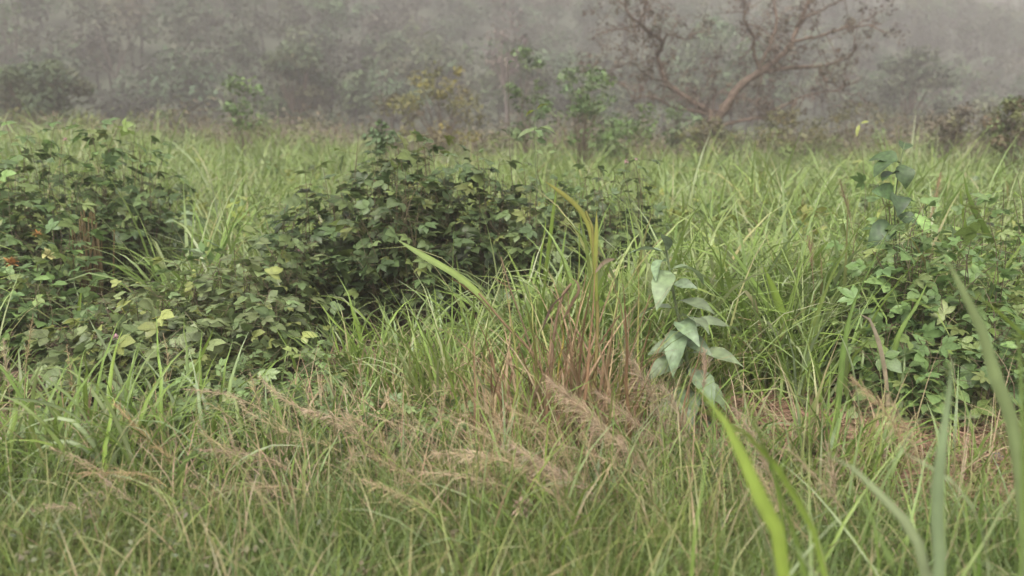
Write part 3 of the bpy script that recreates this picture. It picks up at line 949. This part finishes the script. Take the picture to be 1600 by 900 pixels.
def px_stalk(root, pts, d, r, c0, c1=None, d2=None, name='stalk', K=18):
    n = len(pts); d2 = d if d2 is None else d2
    pp = [P(x, y, d2 + (d - d2) * i / (n - 1)) for i, (x, y) in enumerate(pts)][::-1]
    dz = pp[0][2] - float(H(pp[0][0], pp[0][1]))
    if dz > .03:
        pp = [on_ground(pp[0] + (pp[0] - pp[1]) * min(.5, dz)) - np.array([0, 0, .02])] + pp
    path = smooth_path(pp, K)
    s = np.linspace(0, 1, K)[:, None]
    c1 = c0 if c1 is None else c1
    cc = np.asarray(c0) * (1 - s) + np.asarray(c1) * s
    mb = MB(); tube(mb, path, np.linspace(r, r * .45, K), cc, 5)
    return mb.build(name, M_DRY, root), path


px_stalk(c, [(893, 443), (879, 462), (867, 515), (861, 586), (858, 680), (856, 770)], 4.1, .014, RB, (.20, .14, .09))
px_stalk(c, [(915, 330), (925, 351), (929, 422), (934, 493), (929, 593), (915, 700), (905, 780)], 4.15, .015, (.19, .12, .07), (.22, .21, .06))
px_stalk(c, [(748, 458), (790, 508), (840, 564), (866, 650), (880, 770)], 4.2, .013, RB, BR2)
px_stalk(c, [(783, 401), (797, 451), (819, 511), (842, 590), (862, 700), (870, 770)], 4.3, .007, BR2, (.21, .15, .095))
px_stalk(c, [(968, 493), (947, 522), (918, 575), (900, 660), (895, 770)], 4.15, .008, RB)
px_stalk(c, [(905, 350), (905, 420), (900, 500), (896, 600), (893, 770)], 4.2, .006, BR2, YG)
px_blade(c, [(851, 283), (876, 301), (904, 326), (921, 358), (926, 400)], 4.15, .024, (.20, .21, .05), (.26, .25, .07), root_to_ground=False)
px_blade(c, [(932, 330), (931, 370), (930, 420), (932, 470)], 4.12, .028, (.18, .21, .045), (.24, .24, .06), root_to_ground=False)
px_blade(c, [(620, 374), (662, 399), (712, 428), (748, 458), (775, 490)], 4.2, .036, (.18, .24, .06), (.17, .23, .07), root_to_ground=False)
px_blade(c, [(560 + 140, 432), (722, 446), (748, 468), (775, 500)], 4.2, .014, RB, root_to_ground=False, mat=M_DRY)
px_blade(c, [(768, 432), (785, 443), (800, 452), (812, 452)], 4.3, .012, (.20, .13, .075), root_to_ground=False, mat=M_DRY)
px_blade(c, [(962, 404), (950, 406), (940, 412), (930, 425)], 4.1, .024, (.30, .24, .17), root_to_ground=False, mat=M_DRY)
px_blade(c, [(888, 432), (902, 440), (905, 455), (897, 470), (880, 500)], 4.05, .02, (.19, .13, .085), root_to_ground=False, mat=M_DRY)
px_blade(c, [(845, 520), (860, 480), (878, 462), (890, 450)], 4.1, .024, (.20, .14, .11), root_to_ground=False, mat=M_DRY)
px_blade(c, [(760, 520), (790, 560), (810, 600), (830, 660), (850, 740)], 4.15, .016, TAN, mat=M_DRY)
px_blade(c, [(878, 495), (880, 530), (872, 570), (868, 640)], 4.05, .022, (.30, .24, .06), root_to_ground=False)
for i in range(14):
    x0 = rng.normal(905, 55); x1 = 890 + (x0 - 890) * .45; y0 = rng.uniform(420, 560)
    px_stalk(c, [(x0 + rng.normal(0, 14), y0), ((x0 + x1) / 2 + rng.normal(0, 9), y0 * .55 + 345), (x1, 770)], 4.1 + rng.normal(0, .08), rng.uniform(.004, .008),
             np.array(RB) * rng.uniform(.8, 1.4), np.array(BR2) * rng.uniform(.8, 1.2))
extra_blades(c, 840, 4.0, 85, .9, .014, [RB, RB, RB, BR2, TAN], .16, .25, 1.0, mat=M_DRY)
extra_blades(c, 930, 4.05, 90, 1.1, .014, [BR2, RB, RB, TAN, YG], .17, .2, .9, mat=M_DRY)
extra_blades(c, 800, 4.15, 50, .65, .012, [BR2, TAN, YG], .14, .25, .8, mat=M_DRY)


# ------------------------------------------------------------------ dry grass with feathery seed heads
def seed_stalk(root, pts, d, head=.4, dens=1.0, c0=(.34, .30, .13), hc=(.30, .205, .15), r=.0032, width=.035, d2=None, droop=True):
    st, path = px_stalk(root, pts, d, r, c0, np.asarray(hc) * .9, d2, K=26)
    width = width * rng.uniform(.8, 1.25); dens = dens * rng.uniform(.6, 1.1)
    hc = np.asarray(hc) * rng.uniform(.85, 1.12) * np.array([1, rng.uniform(.97, 1.06), rng.uniform(.85, 1.1)])
    K = len(path)
    seg = np.linalg.norm(np.diff(path, axis=0), axis=1); cum = np.concatenate([[0], np.cumsum(seg)]); tot = cum[-1]
    hl = head
    n = int(230 * dens * hl / .4)
    t = tot - hl * rng.uniform(0, 1, n) ** .9
    j = np.clip(np.searchsorted(cum, t) - 1, 0, K - 2); fr = ((t - cum[j]) / seg[j])[:, None]
    p = path[j] * (1 - fr) + path[j + 1] * fr
    tan = unit(path[j + 1] - path[j])
    u = (tot - t) / hl                                  # 0 at the tip
    ln = .8 * width * (0.35 + 1.3 * np.sin(np.clip(u, 0, 1) * math.pi * .85 + .1)) * rng.uniform(.5, 2.2, n)
    dr = unit(tan * 1.3 + unit(rng.normal(size=(n, 3))) * .75 + np.array([0, 0, -.45 if droop else .1]))
    e = p + dr * ln[:, None]
    m = (p + e) / 2 + np.array([0, 0, .12]) * ln[:, None]
    pts3 = np.stack([p, m, e], 1)
    side = unit(np.cross(dr, rng.normal(size=(n, 3))))
    w = np.tile(np.array([.0006, .0018, .0007]), (n, 1)) * rng.uniform(.7, 1.3, (n, 1))
    cc = mixcol([hc, np.asarray(hc) * .8, np.asarray(hc) * np.array([1.12, 1.1, 1.05])], n)
    mb = MB(); ribbons(mb, pts3, w, np.repeat(side[:, None], 3, 1), np.repeat(cc[:, None], 3, 1))
    h = mb.build('seed_head', M_DRY)
    h.parent = st
    h['_o'] = st['_o']
    # vertices were laid out in world space: bring them into the stalk's frame
    o0 = np.array(st['_o'])
    v = np.empty(len(h.data.vertices) * 3, np.float32); h.data.vertices.foreach_get('co', v)
    h.data.vertices.foreach_set('co', (v.reshape(-1, 3) - o0).astype(np.float32).ravel())
    h.data.update()
    return st


PK = (.38, .29, .20)
TN = (.38, .30, .19)


def sclump(label, px, d):
    return thing('seeding_grass', label, 'grass', on_ground(P(px, 450, d)))


c = sclump('dry grass with drooping brown seed heads left of centre, one pale upright head', 520, 3.7)
seed_stalk(c, [(391, 584), (399, 612), (409, 650), (412, 700), (416, 760), (425, 800)], 3.85, .22, 1.0, hc=(.40, .31, .2), width=.02)
seed_stalk(c, [(405, 588), (445, 625), (500, 650), (558, 685), (600, 740), (620, 800)], 3.8, .5, 1.9, hc=PK, r=.0038)
seed_stalk(c, [(288, 608), (345, 615), (402, 637), (460, 690), (500, 790)], 3.8, .42, 1.1, hc=TN)
seed_stalk(c, [(380, 640), (440, 672), (520, 700), (560, 730), (600, 800)], 3.7, .5, 1.1, hc=TN)
seed_stalk(c, [(313, 703), (380, 708), (444, 728), (500, 775), (540, 830)], 3.5, .42, 1.1, hc=(.31, .23, .165))
seed_stalk(c, [(295, 779), (370, 765), (459, 763), (520, 790), (560, 850)], 3.3, .46, 1.2, hc=(.29, .225, .14))
seed_stalk(c, [(476, 592), (482, 630), (490, 680), (498, 740), (510, 800)], 3.8, .16, .9, hc=(.36, .27, .18), width=.016)
seed_stalk(c, [(498, 588), (507, 620), (520, 660), (524, 730), (530, 800)], 3.8, .14, .8, hc=(.37, .28, .19), width=.014)
seed_stalk(c, [(541, 596), (532, 630), (524, 670), (520, 740), (525, 800)], 3.8, .14, .8, hc=(.37, .28, .19), width=.014)
seed_stalk(c, [(470, 640), (520, 652), (570, 690), (610, 740), (640, 800)], 3.75, .4, 1.1, hc=PK)
c = sclump('dry grass with long feathery seed heads leaning left in the centre foreground', 900, 3.3)
seed_stalk(c, [(797, 694), (850, 728), (900, 758), (960, 800), (1030, 860), (1070, 900)], 3.2, .55, 2.6, hc=(.42, .32, .23), width=.045, r=.0042)
seed_stalk(c, [(856, 592), (910, 640), (965, 690), (1014, 735), (1060, 780), (1110, 840)], 3.5, .6, 2.6, hc=(.42, .32, .23), width=.045, r=.0042)
seed_stalk(c, [(705, 651), (747, 672), (800, 715), (870, 780), (925, 847), (950, 890)], 3.2, .36, .8, hc=TN, width=.025)
seed_stalk(c, [(673, 708), (740, 712), (810, 726), (870, 755), (930, 830), (960, 890)], 3.2, .5, 1.3, hc=TN, width=.04)
seed_stalk(c, [(875, 694), (930, 712), (985, 738), (1040, 775), (1100, 850)], 3.3, .3, .6, hc=TN, width=.02)
seed_stalk(c, [(640, 735), (720, 745), (800, 765), (860, 810), (900, 880)], 3.2, .45, 1.1, hc=TN)
seed_stalk(c, [(800, 640), (860, 680), (900, 740), (930, 800), (945, 860)], 3.4, .4, 1.0, hc=TN)
seed_stalk(c, [(740, 620), (800, 690), (870, 760), (940, 840), (970, 890)], 3.1, .2, .5, hc=TN, width=.015)
c = sclump('tan grass with hanging seed heads among the small-leaved herb', 620, 3.6)
seed_stalk(c, [(595, 676), (608, 720), (625, 775), (640, 830)], 3.6, .3, 1.1, hc=(.36, .26, .17))
seed_stalk(c, [(630, 583), (636, 615), (646, 660), (655, 740), (660, 810)], 3.8, .18, .9, hc=(.38, .33, .2), width=.015)
seed_stalk(c, [(560, 560), (566, 610), (575, 680), (590, 760), (600, 810)], 3.8, .16, .7, hc=(.36, .27, .18), width=.014)
seed_stalk(c, [(528, 640), (560, 680), (590, 720), (612, 790)], 3.7, .35, 1.1, hc=PK)
seed_stalk(c, [(700, 600), (690, 650), (680, 710), (672, 800)], 3.7, .2, .7, hc=TN, width=.018)
for i in range(28):
    x0 = rng.uniform(540, 960); y0 = rng.uniform(600, 760); dx = rng.uniform(-60, 230); dy = rng.uniform(110, 200)
    seed_stalk(c, [(x0, y0), (x0 + dx * .35, y0 + dy * .22), (x0 + dx * .75, y0 + dy * .65), (x0 + dx, y0 + dy)], gd(min(y0 + dy, 890)) * .98,
               rng.uniform(.12, .35), rng.uniform(.3, .9), hc=TN, width=rng.uniform(.012, .03), r=.0022)
c = sclump('pinkish-brown grass plumes drooping in front of the broad-leaved sapling', 1050, 3.6)
seed_stalk(c, [(980, 556), (1010, 600), (1036, 660), (1050, 720), (1060, 800)], 3.8, .42, 1.4, hc=PK, width=.045)
seed_stalk(c, [(1030, 600), (1062, 650), (1078, 715), (1083, 775), (1085, 830)], 3.7, .48, 1.6, hc=PK, width=.05)
seed_stalk(c, [(930, 610), (980, 650), (1030, 690), (1070, 750), (1085, 820)], 3.6, .45, 1.3, hc=PK, width=.04)
seed_stalk(c, [(1100, 545), (1101, 570), (1098, 620), (1092, 700), (1085, 790)], 3.9, .2, 2.2, hc=(.42, .32, .25), width=.026, droop=False)
seed_stalk(c, [(920, 650), (950, 680), (985, 712), (1030, 770), (1050, 830)], 3.4, .35, 1.1, hc=PK)
seed_stalk(c, [(1150, 640), (1180, 690), (1210, 760), (1225, 830)], 3.3, .42, 1.3, hc=PK, width=.045)
c = sclump('dry grass with loose tan seed heads in the right foreground', 1330, 3.0)
seed_stalk(c, [(1330, 590), (1380, 640), (1410, 690), (1425, 760), (1430, 840)], 3.0, .36, 1.2, hc=PK, width=.03)
seed_stalk(c, [(1230, 700), (1270, 740), (1320, 800), (1360, 880)], 2.8, .3, 1.0, hc=TN)
seed_stalk(c, [(1180, 730), (1210, 780), (1260, 840), (1300, 900)], 2.8, .3, 1.0, hc=TN)
seed_stalk(c, [(1390, 620), (1430, 700), (1445, 780), (1455, 860)], 3.0, .3, 1.0, hc=TN)
seed_stalk(c, [(1290, 690), (1300, 740), (1310, 800), (1330, 880)], 3.1, .25, 1.0, hc=(.36, .28, .2))
c = sclump('thin brown seed stalks crossing the green grass in the left foreground', 230, 3.5)
seed_stalk(c, [(178, 630), (215, 670), (270, 724), (300, 780), (320, 840)], 3.6, .42, 1.0, hc=(.36, .26, .15))
seed_stalk(c, [(156, 743), (200, 780), (245, 829), (270, 880)], 3.2, .38, 1.2, hc=PK)
seed_stalk(c, [(110, 740), (170, 738), (235, 745), (290, 790), (310, 850)], 3.3, .4, 1.1, hc=(.34, .24, .13))
seed_stalk(c, [(14, 807), (60, 795), (117, 793), (170, 820), (200, 880)], 3.1, .36, 1.2, hc=PK)
seed_stalk(c, [(345, 720), (320, 755), (290, 790), (270, 840)], 3.3, .2, .5, hc=(.36, .30, .15), width=.01)
seed_stalk(c, [(80, 700), (120, 720), (170, 760), (210, 850)], 3.4, .3, 1.0, hc=TN)
for i in range(10):
    x0 = rng.uniform(60, 480); y0 = rng.uniform(620, 780); dx = rng.uniform(30, 170); dy = rng.uniform(70, 150)
    seed_stalk(c, [(x0, y0), (x0 + dx * .35, y0 + dy * .22), (x0 + dx * .75, y0 + dy * .65), (x0 + dx, y0 + dy)], gd(min(y0 + dy, 890)) * .98,
               rng.uniform(.12, .35), rng.uniform(.3, .9), hc=TN, width=rng.uniform(.012, .03), r=.0022)
c = sclump('upright tan seed stalks at the left edge in front of the low shrub', 30, 4.3)
seed_stalk(c, [(5, 530), (8, 560), (14, 610), (20, 700)], 4.3, .3, 1.2, hc=PK, width=.02)
seed_stalk(c, [(52, 490), (46, 530), (40, 580), (36, 700)], 4.3, .3, 1.0, hc=TN, width=.018)
seed_stalk(c, [(104, 540), (110, 580), (116, 630), (120, 700)], 4.3, .3, 1.1, hc=TN, width=.02)
seed_stalk(c, [(255, 520), (262, 560), (258, 600), (250, 680)], 4.4, .3, .9, hc=TN, width=.018)
c = sclump('brown seed heads standing in the field grass left of the round-leaved plant', 1320, 6.0)
seed_stalk(c, [(1313, 282), (1320, 310), (1330, 350), (1334, 400)], 6.0, .3, 1.8, hc=(.20, .15, .10), width=.03, r=.004, droop=False)
seed_stalk(c, [(1262, 368), (1266, 390), (1270, 430), (1272, 480)], 5.6, .22, 1.6, hc=(.30, .20, .15), width=.03, r=.004, droop=False)
seed_stalk(c, [(1470, 270), (1462, 310), (1452, 350), (1450, 400)], 6.3, .4, 1.6, hc=(.34, .25, .16), width=.03, r=.004, droop=False)

# ------------------------------------------------------------------ brown stems, flowers, stone, litter
c = thing('dead_stems', 'bundle of upright brown dead stems beside the leafy shrub at the left', 'dead stems', on_ground(P(140, 450, 7.2)))
for i in range(26):
    mb = MB()
    x = 140 + rng.normal(0, 14); b = on_ground(P(x, 450, 7.2 + rng.normal(0, .12)))
    t = P(x + rng.normal(0, 7), rng.uniform(325, 375), b[1])
    tube(mb, smooth_path([b - np.array([0, 0, .03]), (b + t) / 2 + rng.normal(0, .02, 3), t], 6), np.linspace(.012, .006, 6), np.array([.17, .125, .06]) * rng.uniform(.7, 1.3), 4)
    mb.build('stem', M_DRY, c)


def flower(label, px, py, d, r, c, n=22, name='flower', cat='flower', stem=True):
    p = P(px, py, d)
    root = thing(name, label, cat, p)
    mb = MB()
    for i in range(n):
        leaflet(mb, r, r * .55, rng.uniform(0, 6.28), rng.uniform(-.3, 1.4), .5, np.asarray(c) * rng.uniform(.75, 1.25), 4, .2, p + rng.normal(0, r * .12, 3))
    mb.build('petals', M_FLOWER, root)
    mb = MB(); b = on_ground(p + np.array([.05, .12, 0]))
    tube(mb, smooth_path([b, (b + p) / 2 + np.array([.03, 0, .1]), p], 6), np.linspace(.005, .002, 6), (.09, .11, .05), 4)
    mb.build('stalk', M_STEM, root)


OR = (.32, .17, .06)
flower('orange flower cluster at the left edge, the larger and lower of two', 18, 412, 6.5, .06, OR, 26)
flower('small orange flower cluster under the leafy shrub, right of the larger one', 58, 366, 6.9, .045, OR, 18)
flower('cream-yellow blossom spray beside the orange flowers at the left', 75, 400, 6.4, .06, (.30, .29, .12), 22)
PINK = (.45, .28, .30)
flower('small pink blossom on the right tip of the trailing shrub', 978, 254, 7.15, .03, PINK, 14)
flower('tiny pink blossom above the right tip of the trailing shrub', 994, 249, 7.2, .018, PINK, 12)
flower('small pink blossom in the shaded left side of the dark central shrub', 468, 392, 6.2, .026, PINK, 14)
flower('small pink blossom in the low shrub on the left', 180, 527, 4.95, .022, PINK, 14)
flower('small pink blossom in the leafy shrub at the top left', 102, 219, 7.4, .03, (.5, .36, .34), 12)


def lump(name, label, cat, p, sx, sy, sz, c, mat, seed=1):
    r2 = np.random.default_rng(seed)
    U, V = np.meshgrid(np.linspace(0, 2 * math.pi, 25)[:-1], np.linspace(.02, math.pi - .02, 14))
    d = np.stack([np.cos(U) * np.sin(V), np.sin(U) * np.sin(V), np.cos(V)], -1).reshape(-1, 3)
    k = np.ones(len(d))
    for i in range(9):
        q = unit(r2.normal(size=3)); k += .09 * np.sin((d @ q) * r2.uniform(2, 5) + r2.uniform(0, 6))
    k = np.minimum(k, .95 + .1 * r2.uniform(size=len(d)))
    v = d * k[:, None] * np.array([sx, sy, sz]) + p
    j = np.arange(13)[:, None] * 24; i = np.arange(24)[None]
    f = np.stack([j + i, j + 24 + i, j + 24 + (i + 1) % 24, j + (i + 1) % 24], -1).reshape(-1, 4)
    mb = MB(); mb.add(v, f, np.asarray(c) * r2.uniform(.8, 1.2, (len(v), 1)))
    o = mb.build(name, mat, origin=p)
    return tag(o, label, cat)


lump('stone', 'grey stone lying in the dry litter at the right edge', 'stone', on_ground(G(1560, 738)) + np.array([0, 0, .03]), .12, .08, .075, (.17, .16, .165), M_STONE, 3)
flower('small pinkish rounded withered tuft on a stalk in the dry grass, bottom centre', 815, 795, 3.1, .042, (.36, .26, .20), 90, 'withered_tuft', 'dry tuft')
plant('grey_leaved_plant', 'small plant with long grey-green leaves in the grass right of the leafy shrub', 'plant',
      [(276, 400), (276, 360), (278, 338)], 7.6, [(278, 338, 306, 336, 0, None), (278, 338, 252, 334, -.05, None), (277, 345, 262, 350, -.1, None), (277, 350, 300, 356, -.1, None)], V_BROAD, r=.006)

# ------------------------------------------------------------------ grass nobody could count
def field(mb, n, yr, xr, L, W, cols, tips, K, lean, bend, wts=None, tw=None, dens_pow=1.0, clump=0, use_thin=True, fold=0.0, hvar=.3, crad=.09, lateral=1.0):
    """scatter n blades between the distances yr; xr(y) half width"""
    if clump:
        m = n // clump
        y = yr[0] + (yr[1] - yr[0]) * rng.uniform(0, 1, m) ** dens_pow
        x = rng.uniform(-1, 1, m) * xr(y)
        k = thin(x, y) if use_thin else np.ones(m)
        ok = rng.uniform(size=m) < k
        x, y = x[ok], y[ok]
        hh = np.repeat(rng.uniform(1 - hvar, 1 + hvar, len(x)), clump)
        x = np.repeat(x, clump); y = np.repeat(y, clump)
        ox, oy = rng.normal(0, crad, len(x)), rng.normal(0, crad, len(x))
        az = np.arctan2(oy, ox) + rng.normal(0, .7, len(x))
        x = x + ox; y = y + oy
    else:
        y = yr[0] + (yr[1] - yr[0]) * rng.uniform(0, 1, n) ** dens_pow
        x = rng.uniform(-1, 1, n) * xr(y)
        k = thin(x, y) if use_thin else np.ones(n)
        ok = rng.uniform(size=n) < k
        x, y = x[ok], y[ok]; hh = np.ones(len(x)); az = rng.uniform(0, 6.28, len(x))
    N = len(x)
    pat = np.sin(x * .9 + 1.3 * np.sin(y * .55)) + np.sin(y * 1.1 + x * .45 + 2) + .6 * np.sin(x * 2.3 - y * 1.7)
    hh = hh * (1 + .14 * pat)
    c0 = mixcol(cols, N, wts); c1 = mixcol(tips, N, tw)
    blades(mb, np.stack([x, y, H(x, y) - .01], 1), az, np.abs(rng.normal(0, lean, N)), bend * rng.uniform(.2, 1.25, N), L * hh * rng.uniform(.6, 1.2, N),
           W * rng.uniform(.65, 1.25, N), c0 * (1 + .1 * np.sin(pat * 2 + x))[:, None] * np.stack([1 + .08 * np.sin(pat * 3), np.ones(N), np.ones(N)], 1), c1, K, fold, .7)


FG = [(.145, .215, .045), (.185, .26, .06), (.225, .28, .09), (.11, .17, .038), (.29, .32, .18), (.32, .26, .14)]
FW = [.24, .28, .2, .11, .13, .04]
mb = MB()
field(mb, 42000, (5.6, 13), lambda y: .66 * y + 1.0, .9, .031, FG, FG, 7, .42, 2.6, FW, FW, 1.3, 24, hvar=.4, crad=.13)
field(mb, 33000, (12, 29), lambda y: .66 * y + 1.5, 1.1, .036, FG, FG, 6, .38, 2.3, FW, FW, 1.0, 20, hvar=.4, crad=.15)
field(mb, 5000, (7, 28), lambda y: .66 * y + 1.0, 1.15, .016, FG, FG, 5, .15, .8, FW, FW, 1.2)
n = 500
y = 6.5 + 18 * rng.uniform(size=n) ** 1.4; x = rng.uniform(-1, 1, n) * (.66 * y + 1)
ok = thin(x, y) > .5; x, y = x[ok], y[ok]
leaf_cloud(mb, np.stack([x, y, H(x, y) + rng.uniform(.5, .85, len(x))], 1), rng.uniform(.08, .22, len(x)), 16, .085, [(.10, .15, .05), (.14, .19, .06), (.20, .22, .05)])
tag(mb.build('field_grass', M_GRASS), 'tall bright green grass filling the field up to the scrub', 'grass', kind='stuff')

mb = MB()
field(mb, 12500, (3.6, 6.0), lambda y: .66 * y + 1.5, .46, .016, [BG, DG, YG, YG, BG, TAN], [BG, YG, YG, BG, TAN], 5, .4, 1.5, None, None, 1.0, 14)
field(mb, 6000, (4.3, 7.6), lambda y: .66 * y + 1.5, .75, .016, FG, FG, 6, .35, 1.5, FW, FW, 1.0, 14)
tag(mb.build('meadow_grass', M_GRASS), 'mixed green grass growing between the shrubs and the foreground', 'grass', kind='stuff')

mb = MB()
VG = [(.095, .145, .034), (.12, .175, .04), (.155, .20, .055), (.25, .21, .11)]
VW = [.4, .38, .17, .05]
clear(1370, 3.75, .6, .42)
clear(1570, 3.6, .4, .45)
field(mb, 41000, (1.9, 3.25), lambda y: .66 * y + 1.3, .34, .0048, VG, VG, 5, .6, 1.6, VW, VW, .8, 14, True, hvar=.45, crad=.07)
field(mb, 7000, (3.1, 4.0), lambda y: .66 * y + 1.3, .34, .005, VG, VG, 5, .35, 1.1, VW, VW, 1, 16, True, crad=.07)
field(mb, 3600, (2.0, 3.9), lambda y: .66 * y + 1.3, .62, .006, [YG, BG, (.22, .22, .09), TAN], [YG, (.25, .24, .10), TAN], 7, .5, 1.5, None, None, .9, 0, False)
field(mb, 3300, (2.9, 4.2), lambda y: .66 * y + 1.3, .5, .011, [YG, BG, DG, PG], [YG, BG, PG], 7, .5, 1.9, None, None, .9, 8, True)
tag(mb.build('verge_grass', M_GRASS), 'fine short green grass along the bottom of the picture', 'grass', kind='stuff')

mb = MB()                                               # dry straw standing and lying between the clumps
SC = [TAN, (.28, .19, .12), (.22, .135, .085), (.38, .29, .20)]
n = 1700
y = rng.uniform(3.1, 4.6, n); px_ = np.where(rng.uniform(size=n) < .55, rng.normal(880, 110, n), rng.normal(720, 330, n)); x = (px_ - 800) / F * y * 1.02
blades(mb, np.stack([x, y, H(x, y) - .01], 1), rng.normal(2.6, 1.2, n), np.abs(rng.normal(0, .5, n)), rng.uniform(.2, 1.5, n), rng.uniform(.25, .6, n),
       rng.uniform(.004, .008, n), mixcol(SC, n), mixcol(SC, n), 5, 0, .7)
n = 9000
y = rng.uniform(2.4, 7.5, n); x = rng.uniform(-1, 1, n) * (.66 * y + .4)
blades(mb, np.stack([x, y, H(x, y) + rng.uniform(.005, .05, n)], 1), rng.uniform(0, 6.28, n), rng.uniform(1.35, 1.6, n), rng.uniform(0, .25, n), rng.uniform(.08, .4, n),
       rng.uniform(.004, .012, n), mixcol(SC, n), mixcol(SC, n), 4, 0, 1.2)
g = on_ground(G(1250, 668)); g2 = on_ground(G(1540, 720))
g3 = on_ground(G(1380, 730))
for q, m_, sx, sy in ((g, 2600, .42, .28), (g2, 1800, .4, .25), (g3, 1800, .45, .25)):
    x = rng.normal(q[0], sx, m_); y = rng.normal(q[1], sy, m_)
    RC = [(.24, .145, .095), (.31, .21, .14), (.18, .11, .07)]
    blades(mb, np.stack([x, y, H(x, y) + rng.uniform(.01, .09, m_)], 1), rng.uniform(0, 6.28, m_), rng.uniform(1.2, 1.65, m_), rng.uniform(0, .3, m_), rng.uniform(.1, .4, m_),
           rng.uniform(.006, .014, m_), mixcol(RC, m_), mixcol(RC, m_), 4, 0, 1.2)
tag(mb.build('dry_straw', M_DRY), 'tan and reddish dry straw lying between the grass clumps', 'straw', kind='stuff')

mb = MB()                                               # small weeds in the verge at the lower left
n = 500
y = rng.uniform(2.5, 4.0, n); x = rng.uniform(-1, -.05, n) * (.66 * y + .3)
leaf_cloud(mb, np.stack([x, y, H(x, y) + rng.uniform(.03, .22, n)], 1), rng.uniform(.02, .06, n), 9, .024, [(.10, .14, .05), (.14, .165, .08), (.17, .15, .09)])
tag(mb.build('ground_weeds', M_GRASS), 'tiny pale leaves of ground weeds in the lower left grass', 'weeds', kind='stuff')

# ------------------------------------------------------------------ haze
v = np.array([[sx, sy, sz] for sz in (-2.0, 66.0) for sy in (-31.5, 302.0) for sx in (-262.0, 262.0)])
f = np.array([[0, 2, 3, 1], [4, 5, 7, 6], [0, 1, 5, 4], [2, 6, 7, 3], [0, 4, 6, 2], [1, 3, 7, 5]])
hm = bpy.data.materials.new('haze'); hm.use_nodes = True
nt = hm.node_tree
for nd in list(nt.nodes):
    if nd.type != 'OUTPUT_MATERIAL':
        nt.nodes.remove(nd)
pv = nt.nodes.new('ShaderNodeVolumePrincipled')
pv.inputs['Color'].default_value = (.45, .42, .412, 1)
pv.inputs['Density'].default_value = 0.0053
pv.inputs['Anisotropy'].default_value = 0.1
nt.links.new(pv.outputs[0], nt.nodes['Material Output'].inputs['Volume'])
hb = MB(); hb.add(v, f, (1, 1, 1))
tag(hb.build('haze', hm, smooth=False), kind='stuff')

for o in bpy.data.objects:
    if '_o' in o:
        del o['_o']
